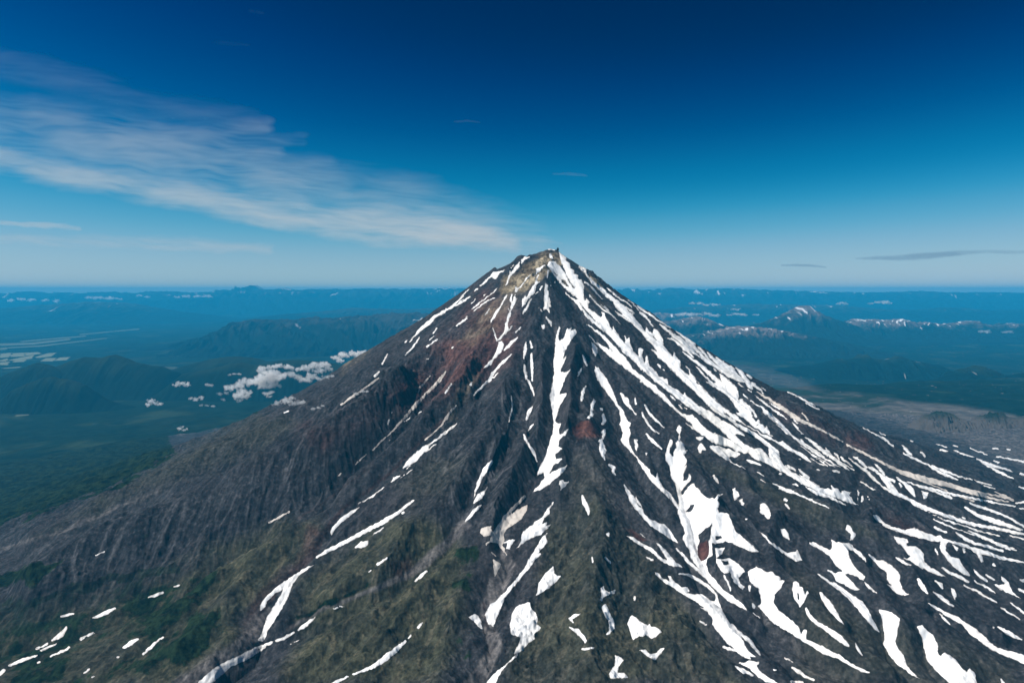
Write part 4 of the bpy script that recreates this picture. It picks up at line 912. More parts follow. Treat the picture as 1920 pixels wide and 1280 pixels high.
# --- lower left among the green scrub
snow('snow strip at the upper end of the green scrub', 'E s 752,864,5 715,877,6 683,885,3')
snow('tiny snow tick on the brown ground above the green scrub', 'E s 826,830,3 802,836,3')
snow('longest snow leaf among the green scrub', 'E s 533,934,4 480,962,10 428,981,4')
snow('short snow leaf left of the longest one in the scrub', 'E s 337,961,5 283,974,5')
snow('spindle of snow in a brown clearing of the scrub', 'E s 308,1025,5 285,1055,12 243,1084,5 s 217,1099,4 168,1124,4')
snow('thin snow dash under the spindle', 'E s 264,1099,3 192,1130,5')
snow('snow dash right of the spindle in the scrub', 'E s 432,1050,4 372,1078,6')
snow('rounded snow leaf in the middle of the scrub', 'E s 635,1078,5 605,1096,10 572,1118,4')
snow('slim curved snow leaf right of the rounded one', 'E s 753,1069,4 712,1100,8 662,1150,5')
snow('thin snow line in the lower scrub', 'E s 320,1116,3 275,1140,5 233,1158,3 s 185,1183,4 172,1188,3')
snow('pale snow tongue near the left edge of the scrub', 'E s 168,1154,4 110,1172,8 42,1200,5')
snow('snow corner cut by the left edge', 'E s 18,1222,7 -10,1245,8')
snow('tiny snow ticks in the scrub at the bottom edge', 'E s 412,1218,4 388,1236,3 s 434,1250,4 424,1256,4 s 540,1164,4 547,1160,4')
snow('snow line on the dark valley wall at the left', 'E s 482,674,3 440,694,2')

def snow_material(name, a, b):
    T = NT(name)
    geo = T.n('ShaderNodeNewGeometry').outputs['Position']
    n = T.noise(geo, .22, 7, .66, .8); g = T.noise(geo, 2.2, 6, .65); dust = T.noise(geo, 1.4, 7, .7, .6)
    rim = T.sep(T.attr('rim').outputs[0])[0]
    c = T.mix(T.math('MULTIPLY', T.ramp(n, .46, .70), .9), a, b)
    c = T.mix(T.math('MULTIPLY', T.ramp(dust, .54, .72), .35), c, (.52, .48, .43))
    c = T.mix(T.math('MULTIPLY', rim, T.math('ADD', .15, T.math('MULTIPLY', T.ramp(g, .40, .60), .6))), c, (.30, .28, .265))
    return T.surface(c, .75, T.bump(T.math('ADD', n, T.math('MULTIPLY', g, .4)), .5, .14), .2)
M_SNOW = snow_material('summer_snow', (.90, .905, .91), (.76, .74, .70))
M_OLD = snow_material('old_snow', (.60, .55, .50), (.36, .32, .29))

# marching squares over the volcano's own surface, so that each field lies on the ground it covers
def build_snow(idx, s):
    xs = [p[0] for _, q in s['prims'] for p in q]; ys = [p[1] for _, q in s['prims'] for p in q]
    pad = 10
    m = (PU > min(xs) - pad) & (PU < max(xs) + pad) & (PV > min(ys) - pad) & (PV < max(ys) + pad) & VIS & (GY < 9.2)
    rows = np.flatnonzero(m.any(1)); cols = np.flatnonzero(m.any(0))
    if not len(rows): return None
    r0, r1, c0, c1 = max(rows[0] - 1, 0), min(rows[-1] + 2, NR), max(cols[0] - 1, 0), min(cols[-1] + 2, NA)
    sl = (slice(r0, r1), slice(c0, c1))
    u, v, mm = PU[sl][m[sl]], PV[sl][m[sl]], m[sl]
    th, rr = GTH[sl][mm], GR[sl][mm]
    size = min(14.0, .5 * min(max(xs) - min(xs), max(ys) - min(ys)) + 3)
    k = .10 * size
    # ragged fringe: fingers along the fall line plus crumbly edges
    wx = k * .7 * perlin(u / 9, v / 9, 500 + idx) + .8 * perlin(u / 3.2, v / 3.2, 600 + idx)
    wy = k * 1.0 * perlin(u / 8, v / 8, 700 + idx) + .9 * perlin(u / 3.2, v / 3.2, 800 + idx)
    u, v = u + wx, v + wy
    f = np.full(u.shape, -50.0)
    for mode, pts in s['prims']:
        if mode == 'p': f = np.maximum(f, sd_poly(u, v, pts))
        elif mode == 's': f = np.maximum(f, sd_line(u, v, pts) + .15)
        else: f = np.minimum(f, -sd_poly(u, v, pts))
    f = f + (.55 + .03 * size) * perlin(th * 150, rr * 9, 900 + idx % 7) + .35 * perlin(th * 420, rr * 30, 910)
    F = np.full(mm.shape, -50.0); F[mm] = f
    if (F > 0).sum() < 2: return None
    X, Y, Z, D = GX[sl], GY[sl], GZ[sl], RAD[r0:r1, None] * np.ones((1, c1 - c0))
    off = .0006 + .00012 * (idx % 9) + np.clip(np.maximum(F, 0) * D / FPX * .22, 0, .004)
    P = np.stack([X, Y, Z + off], -1).reshape(-1, 3); F = F.ravel()
    RIM = 1 - smooth(.2, 2.2, F)
    nr, nc = mm.shape
    base = (np.arange(nr - 1)[:, None] * nc + np.arange(nc - 1)[None]).ravel()
    corner = np.stack([base, base + 1, base + nc + 1, base + nc], 1)
    ins = F[corner] > 0
    full = ins.all(1); part = ins.any(1) & ~full
    loops = [corner[full].ravel()]; sizes = [np.full(full.sum(), 4)]
    N = nr * nc
    cc, ii = corner[part], ins[part]
    code = (ii * np.array([1, 2, 4, 8])).sum(1)
    def edge_id(a, b):
        lo, hi = np.minimum(a, b), np.maximum(a, b)
        return N + lo * 2 + (hi - lo > 1)
    for cd in range(1, 15):
        q = cc[code == cd]
        if not len(q): continue
        bits = [(cd >> j) & 1 for j in range(4)]
        poly = []
        for j in range(4):
            a, b = j, (j + 1) % 4
            if bits[a]: poly.append(q[:, a])
            if bits[a] != bits[b]: poly.append(edge_id(q[:, a], q[:, b]))
        poly = np.stack(poly, 1)
        loops.append(poly.ravel()); sizes.append(np.full(len(poly), poly.shape[1]))
    loops = np.concatenate(loops); sizes = np.concatenate(sizes)
    ids, inv = np.unique(loops, return_inverse=True)
    V = np.empty((len(ids), 3))
    iv = ids < N
    V[iv] = P[ids[iv]]
    e = ids[~iv] - N
    a = e // 2; b = a + np.where(e % 2 == 1, nc, 1)
    t = np.clip(F[a] / (F[a] - F[b] + 1e-9), .02, .98)[:, None]
    V[~iv] = P[a] * (1 - t) + P[b] * t
    VR = np.ones(len(ids)); VR[iv] = RIM[ids[iv]]
    # islands of snow that lie well apart are things of their own
    st = np.concatenate([[0], np.cumsum(sizes)[:-1]]).astype(int)
    fid = np.repeat(np.arange(len(sizes)), sizes)
    par = np.arange(len(ids))
    nxt = inv.copy(); nxt[:-1] = inv[1:]; last = st + sizes - 1; nxt[last] = inv[st]
    while True:
        m1 = np.minimum(par[inv], par[nxt]); new = par.copy()
        np.minimum.at(new, inv, m1); np.minimum.at(new, nxt, m1)
        new = new[new]
        if (new == par).all(): break
        par = new
    isl_v = np.unique(par, return_inverse=True)[1]; k = isl_v.max() + 1
    fisl = isl_v[inv[st]]; nf = np.bincount(fisl, minlength=k)
    lo = np.full((k, 3), np.inf); hi = np.full((k, 3), -np.inf)
    np.minimum.at(lo, isl_v, V); np.maximum.at(hi, isl_v, V)
    big = np.flatnonzero(nf >= max(5, .012 * nf.max()))
    grp = {i: i for i in big}
    def root(i):
        while grp[i] != i: i = grp[i]
        return i
    for i in big:
        for j in big:
            if i < j:
                gap = np.maximum(0, np.maximum(lo[i] - hi[j], lo[j] - hi[i]))
                if np.sqrt((gap ** 2).sum()) <= .45 * max((hi[i] - lo[i]).max(), (hi[j] - lo[j]).max()): grp[root(j)] = root(i)
    pieces = {}
    for i in big: pieces.setdefault(root(i), []).append(i)
    pieces = sorted(pieces.values(), key=lambda q: -hi[q].max(0)[2])
    out = []
    for n, q in enumerate(pieces):
        fm = np.isin(fisl, q); lm = fm[fid]
        vid, vinv = np.unique(inv[lm], return_inverse=True)
        o = mesh_object(s['kind'], V[vid] * U, vinv, sizes[fm], M_OLD if s['dirty'] else M_SNOW, attrs={'rim': VR[vid][:, None]})
        lab, g = s['label'], s['group']
        if len(pieces) in (2, 3): lab += ', ' + (('upper', 'lower') if len(pieces) == 2 else ('highest', 'middle', 'lowest'))[n] + ' piece'
        elif len(pieces) > 3 and n == 0: lab += ', highest piece'
        elif len(pieces) > 3: g = g or 'pieces of: ' + lab; lab += ', a lower piece'
        tag(o, lab, 'snow patch', None, g)

for _i, _sn in enumerate(SNOW):
    build_snow(_i, _sn)

# ------------------------------------------------------------------ the land beyond the volcano
def far_ground():
    az = np.radians(np.linspace(-50, 50, 1100))
    r = 13.3 * (119 / 13.3) ** np.linspace(0, 1, 620)
    X = r[:, None] * np.sin(az)[None]; Y = r[:, None] * np.cos(az)[None]
    Z = height(X, Y) - .006
    u, v = project(X, Y, Z)
    wob = [2.0 * perlin(X * .7, Y * .7, 331) + 1.0 * perlin(X * 2, Y * 2, 332), .7 * perlin(X * .7, Y * .7, 333) + .4 * perlin(X * 2, Y * 2, 334)]
    def z(pts, soft, k=1.0, line=False):
        uu, vv = u + k * wob[0], v + k * wob[1]
        return smooth(-soft, soft, (sd_line if line else sd_poly)(uu, vv, pts))
    field = zmax(*[.9 * z(p, .4, .25) for p in (
        [(0, 663), (22, 661), (18, 669), (0, 671)], [(24, 662), (48, 661), (44, 668), (19, 669)], [(49, 661), (72, 660), (78, 663), (46, 667)], [(0, 675), (16, 671), (12, 677), (0, 677)],
        [(14, 675), (64, 665), (60, 672), (30, 676)], [(66, 669), (90, 662), (106, 661), (96, 668), (70, 671)], [(26, 676), (48, 674), (46, 678), (24, 679)], [(76, 677), (86, 671), (106, 671), (100, 677)],
        [(102, 676), (112, 670), (132, 669), (124, 675)], [(0, 679), (18, 678), (14, 684), (0, 684)], [(4, 690), (40, 687), (36, 689), (6, 691)])],
        *[.55 * z(p, .8, .5, True) for p in ([(0, 646, 2), (60, 644, 2), (130, 636, 1.5)], [(0, 653, 1), (80, 648, 1), (200, 634, .6)], [(40, 640, 1), (160, 630, 1)], [(0, 655, 1.2), (12, 654, 1)], [(150, 627, .8), (260, 617, .8)])],
        .55 * z([(166, 712), (200, 707), (300, 706), (314, 704), (300, 708), (240, 712), (215, 719), (192, 717)], 1.5, 1),
        .8 * z([(175, 738), (200, 734), (232, 733), (222, 740), (198, 742), (178, 741)], 1, 1),
        .5 * z([(30, 779, 1.5), (54, 777, 1)], .8, .5, True), .5 * z([(180, 760, 1.5), (215, 763, 1)], 1, 1, True), .4 * z([(10, 748, 1.5), (58, 747, 1.5)], 1, 1, True),
        .6 * z([(300, 722, 1), (315, 720, 1)], .6, .5, True), .35 * z([(500, 665, 3), (620, 650, 3), (760, 640, 2)], 3, 1, True), .3 * z([(240, 690, 2), (330, 690, 2)], 2, 1, True))
    bare = zmax(.9 * z([(1480, 738), (1600, 736), (1700, 752), (1800, 760), (1900, 778), (1930, 790), (1930, 860), (1400, 800)], 5, 2.5),
                .5 * z([(1300, 664), (1480, 700), (1560, 745), (1500, 745), (1350, 690)], 12, 2))
    scrap = bare * 0
    T = NT('valley_forest')
    m = T.sep(T.attr('land_cover').outputs[0])
    pos = T.n('ShaderNodeNewGeometry').outputs['Position']
    mp = T.n('ShaderNodeMapping'); mp.inputs['Scale'].default_value = (1, 1, .3); T.link(pos, mp.inputs[0])
    n1 = T.noise(mp.outputs[0], .055, 7, .62, .4); n2 = T.noise(mp.outputs[0], .35, 6, .65); n3 = T.noise(mp.outputs[0], .018, 5, .6)
    c = T.mix(T.ramp(n2, .35, .66), (.0018, .0085, .0048), (.0065, .018, .0085))
    c = T.mix(T.math('MULTIPLY', T.ramp(n1, .52, .66), .75), c, (.030, .046, .022))
    c = T.mix(T.math('MULTIPLY', T.ramp(n3, .55, .7), .5), c, (.018, .028, .016))
    c = T.mix(m[0], c, (.19, .21, .15))
    lava = T.mix(T.ramp(n2, .35, .65), (.060, .056, .056), (.135, .122, .112))
    lava = T.mix(T.ramp(n1, .48, .60), lava, (.014, .024, .014))
    c = T.mix(m[1], c, lava)
    chip = T.math('MULTIPLY', T.ramp(T.noise(mp.outputs[0], .9, 3, .5), .70, .74), m[2])
    c = T.mix(chip, c, (.5, .48, .45))
    T.surface(c, .95, None, .05)
    right = smooth(1150, 1300, u) * smooth(770, 720, v) * smooth(560, 640, v)
    cover = np.stack([field, bare, np.maximum(.8 * right, bare)], -1).reshape(-1, 3)
    l, s = grid_loops(len(r), len(az))
    return tag(mesh_object('valley_floor', np.stack([X, Y, Z], -1).reshape(-1, 3) * U, l, s, T.m, attrs={'land_cover': cover}),
               'dark forested lowland with pale meadows stretching to the horizon', 'lowland', 'structure')
far_ground()

def range_material(name, low, high, snowc=(.75, .75, .76)):
    T = NT(name)
    m = T.sep(T.attr('relief').outputs[0])
    pos = T.n('ShaderNodeNewGeometry').outputs['Position']
    n = T.noise(pos, .10, 8, .66, .6)
    c = T.mix(T.ramp(T.math('ADD', m[0], T.math('MULTIPLY', T.math('SUBTRACT', n, .5), 1.7)), .45, 1.05), low, high)
    c = T.mix(m[1], c, snowc)
    return T.surface(c, .95, None, .05)
M_GREEN = range_material('wooded_hill', (.0025, .009, .0055), (.013, .022, .011))
M_BLUE = range_material('far_range', (.004, .010, .008), (.036, .036, .034))
M_CONE = range_material('bare_range', (.006, .012, .009), (.15, .112, .100))
M_LAVA = range_material('lava_hill', (.075, .068, .064), (.010, .018, .011))

def mountain_range(name, label, cat, dist, line, front, mat, base=.15, rugged=.5, snow=0.0, back=None, spur=1.0, seed=1, stretch=1.3, bell=1.0):
    """a ridge standing at dist km whose crest follows the traced skyline; front = km from crest to foot"""
    back = back or front
    # both ends run out gently to the plain
    yb = CY - FPX * math.tan(math.atan((base - CAM_Z) / dist) + PITCH)
    def tail(p, q, sg):
        h = max(yb - p[1], 2.0)
        return [(p[0] + sg * h * k * stretch, p[1] + h * (1 - math.exp(-1.5 * k)) / (1 - math.exp(-4.5))) for k in (.5, 1.0, 1.6, 2.3, 3.0)]
    line = tail(line[0], line[1], -1)[::-1] + list(line) + tail(line[-1], line[-2], 1)
    xs = np.array([p[0] for p in line], float)
    pts = np.array([at_y(px, py, dist) for px, py in line])
    n = int(np.clip((xs[-1] - xs[0]) * 1.1, 40, 1300))
    ux = np.linspace(xs[0], xs[-1], n)
    wx = np.interp(ux, xs, pts[:, 0]); hz = np.interp(ux, xs, pts[:, 2])
    kk = np.array([1, 2, 1]) / 4.0
    hz[1:-1] = np.convolve(hz, kk, 'valid')
    t = np.concatenate([-np.linspace(1, 0, 56)[:-1] ** 1.25, np.linspace(0, 1, 26) ** 1.2])
    TT, WX = np.meshgrid(t, wx, indexing='ij'); HZ = np.broadcast_to(hz, TT.shape)
    Y = dist + np.where(TT < 0, TT * front, TT * back)
    f = spur / front
    wxx = WX + .25 * front * perlin(WX * f * .8, Y * f * .8, seed + 3)
    rid = ridged(wxx * f * 3.0, Y * f * .55, 3, seed) - 1.0
    rid2 = fbm(WX * f * 7, Y * f * 7, 4, seed + 9)
    a = np.abs(TT)
    shape = (1 - bell) * (1 - a) ** 1.25 + bell * (1 - smooth(0, 1, a)) ** 1.15
    H = np.maximum(HZ - base, 0.0)
    crest = .05 * fbm(WX * f * 9, Y * f * 0 + 3, 3, seed + 5) * smooth(.35, 0, a)
    z = base - .12 + (H + .12) * np.clip(shape + rugged * (.55 * rid + .22 * rid2) * a * (1 - a) * 2.2 + crest * rugged, 0, 1.12)
    edge = smooth(0, .04, (WX - wx[0]) / (wx[-1] - wx[0])) * smooth(1, .96, (WX - wx[0]) / (wx[-1] - wx[0]))
    rel = np.clip((z - base) / (H.max() + 1e-6), 0, 1)
    sn = np.zeros_like(z)
    if snow > 0:
        s1 = perlin(wxx * f * 10, Y * f * 1.6, seed + 21) + .5 * perlin(wxx * f * 26, Y * f * 4, seed + 22)
        sn = smooth(.62, .74, s1 * .55 + .9 * snow * smooth(.25, .95, rel) - .12 * (rid > .25))
    l, s = grid_loops(*TT.shape)
    o = mesh_object(name, np.stack([WX, Y, z], -1).reshape(-1, 3) * U, l, s, mat, attrs={'relief': np.stack([rel, sn], -1).reshape(-1, 2)})
    return tag(o, label, cat, 'structure')

mountain_range('snowy_mountain_range', 'long jagged snow flecked range along the left horizon', 'mountain range', 95,
    [(-80, 553), (0, 552), (40, 549), (62, 546), (80, 551), (110, 548), (150, 551), (190, 547), (240, 550), (300, 546), (350, 549), (400, 547), (425, 543), (440, 545), (460, 539), (475, 536), (488, 542), (510, 544), (535, 540), (560, 544), (600, 542), (640, 543), (700, 541), (760, 543), (830, 540), (900, 542), (980, 544), (1100, 543), (1180, 542), (1225, 544), (1262, 540), (1300, 543), (1370, 541), (1440, 544), (1500, 546), (1590, 548), (1640, 549), (1720, 546), (1780, 549), (1850, 548), (1920, 550), (2000, 551)], 20, M_BLUE, rugged=.8, snow=.40, spur=3.0, seed=11)
mountain_range('blue_foothills', 'smooth blue foothills before the snow flecked range at the left', 'foothills', 66,
    [(-80, 585), (0, 578), (80, 572), (160, 566), (230, 567), (300, 580), (380, 592), (450, 600)], 12, M_BLUE, rugged=.5, snow=.22, spur=2, seed=12)
mountain_range('blue_foothills', 'low blue ridge behind the mesa, beside the volcano', 'foothills', 62,
    [(420, 602), (520, 590), (600, 584), (660, 577), (760, 580), (860, 575), (960, 577), (1100, 580)], 10, M_BLUE, rugged=.5, snow=.12, spur=2, seed=13)
mountain_range('mesa', 'long flat topped blue mesa left of the volcano, with pale scarps', 'mesa', 36,
    [(280, 648), (340, 640), (400, 628), (440, 612), (456, 602), (480, 598), (530, 601), (580, 596), (610, 597), (650, 594), (690, 593), (725, 588), (790, 587), (850, 590), (950, 592), (1050, 600)], 9, M_BLUE, rugged=.8, snow=.24, spur=2.4, seed=14)
mountain_range('wooded_hill', 'dark twin topped wooded hill on the left plain', 'hill', 19,
    [(90, 694), (110, 686), (135, 676), (158, 669), (172, 670), (190, 671), (205, 666), (214, 665), (228, 669), (250, 679), (280, 685), (300, 687), (325, 697)], 2.0, M_GREEN, base=.18, rugged=.14, seed=15)
mountain_range('wooded_hill', 'small dark hill with a grassy flank left of the twin topped one', 'hill', 18.5,
    [(15, 700), (40, 690), (62, 682), (70, 680), (85, 683), (105, 690), (125, 698)], 1.6, M_GREEN, base=.18, rugged=.14, seed=16)
mountain_range('wooded_hill', 'low green knoll in front of the twin topped hill', 'hill', 16.3,
    [(30, 728), (60, 716), (80, 708), (100, 706), (112, 710), (130, 711), (160, 722)], 1.0, M_GREEN, base=.18, rugged=.14, seed=17)
mountain_range('wooded_hill', 'broad dark dome beyond the low clouds left of the volcano', 'hill', 21,
    [(330, 690), (360, 682), (390, 674), (420, 669), (450, 668), (475, 671), (500, 677), (530, 682)], 2.2, M_GREEN, base=.18, rugged=.14, seed=18)
mountain_range('wooded_hill', 'low brown topped rise behind the low clouds', 'hill', 18.5,
    [(345, 700), (400, 690), (430, 682), (450, 680), (480, 684), (520, 676), (560, 674), (600, 678), (660, 685)], 1.8, M_GREEN, base=.18, rugged=.14, seed=19)
mountain_range('distant_volcano', 'small brown distant volcano cone streaked with snow, right of the big one', 'volcano', 40,
    [(1370, 620), (1400, 612), (1430, 604), (1450, 596), (1470, 587), (1484, 580), (1496, 574), (1504, 573), (1516, 573), (1524, 578), (1540, 587), (1560, 596), (1580, 602), (1610, 612)], 5.0, M_CONE, base=.35, rugged=.5, snow=.50, spur=1.8, bell=.1, seed=20)
mountain_range('serrated_ridge', 'serrated snow flecked ridge running right from the distant cone', 'ridge', 41,
    [(1550, 608), (1580, 604), (1605, 599), (1640, 600), (1670, 601), (1690, 598), (1705, 602), (1720, 607), (1740, 604), (1765, 608), (1790, 606), (1815, 602), (1830, 603), (1845, 608), (1870, 611), (1895, 606), (1930, 608), (2000, 612)], 4.5, M_CONE, base=.35, rugged=.9, snow=.62, spur=2.2, seed=21)
mountain_range('pale_mountain', 'pale brown rounded mountain beside the right flank, below small clouds', 'mountain', 39,
    [(1190, 612), (1230, 604), (1270, 600), (1295, 595), (1308, 593), (1325, 597), (1345, 606), (1360, 610), (1400, 614), (1440, 618)], 5.5, M_CONE, base=.35, rugged=.7, snow=.50, spur=2, seed=22)
mountain_range('pale_mountain', 'blue jagged mountain tops peeping over the right flank', 'mountain', 52,
    [(1170, 596), (1210, 590), (1230, 586), (1250, 587), (1270, 590), (1300, 604)], 5, M_CONE, base=.35, rugged=.8, snow=.5, spur=2, seed=23)
mountain_range('rocky_foothills', 'low rocky foothills with snow scraps below the distant cone', 'foothills', 33,
    [(1250, 640), (1290, 630), (1330, 622), (1370, 614), (1400, 612), (1440, 616), (1480, 622), (1510, 628), (1540, 634), (1600, 645)], 5, M_CONE, base=.35, rugged=.9, snow=.48, spur=2.5, seed=24)
mountain_range('blue_foothills', 'blue ridge across the right horizon behind the distant cone', 'ridge', 68,
    [(1180, 586), (1300, 574), (1420, 570), (1560, 572), (1680, 581), (1740, 580), (1770, 577), (1800, 577), (1850, 582), (1920, 581), (2000, 584)], 9, M_BLUE, base=.25, rugged=.6, snow=.3, spur=2, seed=25)
mountain_range('wooded_hill', 'dark wooded hill with snow scraps, standing alone on the right lowland', 'hill', 23,
    [(1500, 690), (1540, 684), (1565, 677), (1580, 673), (1595, 676), (1612, 671), (1625, 664), (1638, 673), (1665, 676), (1685, 668), (1720, 678), (1760, 684)], 2.4, M_GREEN, base=.30, rugged=.7, snow=.33, seed=26)
mountain_range('wooded_hill', 'dark mountain with pale slides cut by the right edge', 'hill', 19,
    [(1740, 716), (1775, 705), (1805, 692), (1835, 686), (1860, 692), (1890, 706), (1910, 700), (1940, 698), (2000, 705)], 2.0, M_GREEN, base=.30, rugged=.75, snow=.42, seed=27)
mountain_range('lava_hill', 'dark green topped hump on the grey lava plateau', 'hill', 10.6,
    [(1715, 792), (1735, 782), (1750, 775), (1765, 772), (1780, 774), (1795, 782), (1815, 790), (1830, 794)], .55, M_LAVA, base=.88, rugged=.9, seed=28, stretch=.5, spur=1.5)
mountain_range('lava_hill', 'dark green topped hump at the right edge of the lava plateau', 'hill', 10.6,
    [(1815, 794), (1840, 783), (1860, 774), (1872, 772), (1885, 780), (1905, 784), (1930, 780), (1960, 790)], .55, M_LAVA, base=.88, rugged=.9, seed=29, stretch=.5, spur=1.5)

# ------------------------------------------------------------------ clouds
def cloud_material(name, density, color=(.94, .97, 1), g=.15):
    T = NT(name)
    v = T.n('ShaderNodeVolumeScatter' if sum(color) > 1.5 else 'ShaderNodeVolumePrincipled')   # lens clouds absorb too: their shade is put into the colour
    v.inputs['Color'].default_value = (*color, 1)
    T.m.cycles.homogeneous_volume = True
    v.inputs['Density'].default_value = density
    v.inputs['Anisotropy'].default_value = g
    T.link(v.outputs[0], T.out.inputs['Volume'])
    return T.m

_puff_noise = bpy.data.textures.new('puff_noise', 'CLOUDS')
_puff_noise.noise_scale = 1.1; _puff_noise.noise_depth = 5
_fray_noise = bpy.data.textures.new('fray_noise', 'CLOUDS')
_fray_noise.noise_scale = .38; _fray_noise.noise_depth = 4
_rng = random.Random(7)

def slope_dist(px, py, clear):
    """distance of the volcano's slope on this line of sight, less a little"""
    m = VIS & (np.abs(PU - px) < 4) & (np.abs(PV - py) < 4)
    return float(GY[m].min()) - clear if m.any() else 7.0

def puff_cloud(label, dist, lobes, tau=2.5, squash=.75, name='cumulus_cloud', group=None):
    """a heap of rounded lobes (pixel, pixel, radius in pixels) at dist km, grown together and roughened"""
    bm = bmesh.new()
    k = dist / FPX
    c0 = at_y(sum(l[0] for l in lobes) / len(lobes), sum(l[1] for l in lobes) / len(lobes), dist)
    rmean = sum(l[2] for l in lobes) / len(lobes) * k * U
    for (px, py, r) in lobes:
        for j in range(9):
            rr = r * k * (.85 if j == 0 else _rng.uniform(.28, .62))
            o = np.zeros(3) if j == 0 else np.array([_rng.uniform(-1.25, 1.25), _rng.uniform(-1, 1), _rng.uniform(-.45, .55)]) * r * k
            p = (at_y(px, py, dist) + o - c0) * U
            res = bmesh.ops.create_icosphere(bm, subdivisions=2, radius=rr * U)
            for v in res['verts']:
                v.co.z *= squash if dist < 35 else .5 * squash
                if dist > 35: v.co.x *= 2.2
                v.co += Vector(p)
    me = bpy.data.meshes.new(name); bm.to_mesh(me); bm.free()
    me.materials.append(cloud_material('cloud_vapour', 1.0 * tau / max(2 * rmean, .01)))
    o = bpy.data.objects.new(name, me); COL.objects.link(o)
    o.location = c0 * U
    m = o.modifiers.new('grow_together', 'REMESH'); m.mode = 'VOXEL'; m.voxel_size = rmean * .16
    d = o.modifiers.new('billow', 'DISPLACE'); d.texture = _puff_noise; d.strength = rmean * 1.1; d.mid_level = .55
    d.texture_coords = 'LOCAL'
    d2 = o.modifiers.new('fray', 'DISPLACE'); d2.texture = _fray_noise; d2.strength = 1.15; d2.mid_level = .5; d2.texture_coords = 'LOCAL'
    me.transform(__import__('mathutils').Matrix.Scale(1 / rmean, 4)); o.scale = (rmean,) * 3
    m.voxel_size = .10; d.strength = 1.35
    return tag(o, label, 'cloud', None, group)

puff_cloud('large billowy cloud of the bank at the left flank', 7.9, [(430, 726, 9), (450, 722, 10), (470, 718, 10), (490, 712, 14), (505, 702, 15), (515, 708, 14), (492, 724, 10), (455, 716, 8), (510, 722, 9)])
puff_cloud('lower rounded puff hanging under the billowy cloud', 7.6, [(445, 742, 10), (456, 736, 10), (462, 742, 8), (450, 750, 6)], 2.2)
puff_cloud('flat cloud roll above the billowy cloud', 8.3, [(492, 689, 5), (505, 689, 6), (522, 686, 8), (540, 688, 7), (558, 692, 6)], 2.4)
puff_cloud('rounded cloud above the flank, beside the flat roll', 8.3, [(575, 690, 8), (590, 684, 9), (606, 684, 9), (615, 690, 6), (596, 694, 8)], 2.4)
puff_cloud('bright cloud peeping out behind the left skyline of the volcano', 8.8, [(632, 670, 6), (645, 666, 8), (660, 663, 8), (675, 662, 8), (640, 676, 6)], 4)
puff_cloud('thin veil of cloud drifting onto the left flank', slope_dist(575, 735, -.15), [(545, 702, 8), (560, 708, 9), (575, 712, 9), (585, 706, 8), (530, 705, 7)], 1.4, name='cloud_wisp')
puff_cloud('pale cloud rag lying on the left flank', slope_dist(540, 760, .12), [(520, 756, 6), (535, 752, 8), (545, 746, 7), (552, 756, 7), (565, 754, 6)], 1.5, name='cloud_wisp')
puff_cloud('faint cloud shred right of the rag on the left flank', slope_dist(597, 766, .08), [(588, 766, 4), (597, 764, 4), (605, 760, 3)], 1.1, name='cloud_wisp')
puff_cloud('faint cloud shred on the left flank higher up, by the old snow line', slope_dist(680, 738, .08), [(668, 738, 4), (680, 734, 4), (688, 734, 3)], 1.4, name='cloud_wisp')
puff_cloud('thin cloud shred on the skyline beside the left cloud bank', slope_dist(612, 716, .1), [(600, 710, 5), (612, 707, 5), (622, 705, 4)], 1.1, name='cloud_wisp')
puff_cloud('small puff low over the forest under the cloud bank', 7.7, [(500, 738, 6), (508, 736, 5), (503, 743, 4)], 1.2)
puff_cloud('lone round puff over the forest, left of the cloud bank', 9.5, [(331, 722, 5), (340, 719, 6), (348, 721, 5)], 2)
puff_cloud('pointed little puff over the forest, farthest left', 9.5, [(278, 758, 5), (284, 752, 5), (291, 756, 5), (300, 757, 4)], 1.8)
puff_cloud('ragged small puff between the pointed one and the bank', 8.8, [(358, 747, 4), (368, 748, 5), (378, 746, 5)], 1.2)
puff_cloud('thin low cloud streak on the forest under the ragged puff', 8.8, [(378, 759, 3), (388, 760, 3), (398, 761, 3)], .9)
puff_cloud('small flat puff over the dark dome', 9.5, [(432, 702, 3), (440, 701, 3.5), (448, 701, 3)], 1.1)
puff_cloud('tiny puff at the left end of the cloud bank', 8.2, [(388, 721, 4), (395, 722, 3)], 1.0)
puff_cloud('faint puff under the left end of the cloud bank', 8.0, [(412, 738, 4), (424, 737, 4), (420, 749, 4)], .6)
puff_cloud('faint grey shred over the slope at the end of the scree fan', 7.6, [(338, 804, 4), (346, 806, 4), (342, 800, 3)], 1.4, name='cloud_wisp')
# far cumulus near the horizon
puff_cloud('long white cloud bank over the far range at the left edge', 82, [(20, 563, 4), (40, 561, 5), (60, 562, 5), (85, 563, 4), (105, 564, 4)], 3)
puff_cloud('white cloud over the far range, second from the left edge', 82, [(168, 558, 4), (185, 558, 5), (205, 559, 5), (222, 560, 4)], 3)
puff_cloud('flat bright cloud over the far range, above the forest clouds', 82, [(332, 557, 3.5), (350, 556, 4), (370, 555, 4.5), (388, 555, 5)], 3)
puff_cloud('small white cloud between the two flat ones on the far range', 84, [(262, 554, 3), (275, 556, 3)], 2.5)
puff_cloud('row of tiny clouds over the middle of the far range', 98, [(590, 546, 2.5), (610, 545, 3), (640, 545, 3), (655, 546, 2.5)], 2.5)
puff_cloud('bright little cloud above the blue jagged tops at the right flank', 48, [(1298, 568, 3.5), (1310, 569, 4), (1322, 571, 4), (1340, 571, 4), (1345, 571, 3)], 2.5)
puff_cloud('cloud bank resting over the pale brown mountain', 40, [(1275, 590, 5), (1288, 588, 6), (1298, 590, 5), (1312, 589, 4), (1325, 588, 4), (1338, 591, 5), (1344, 592, 4)], 2.2)
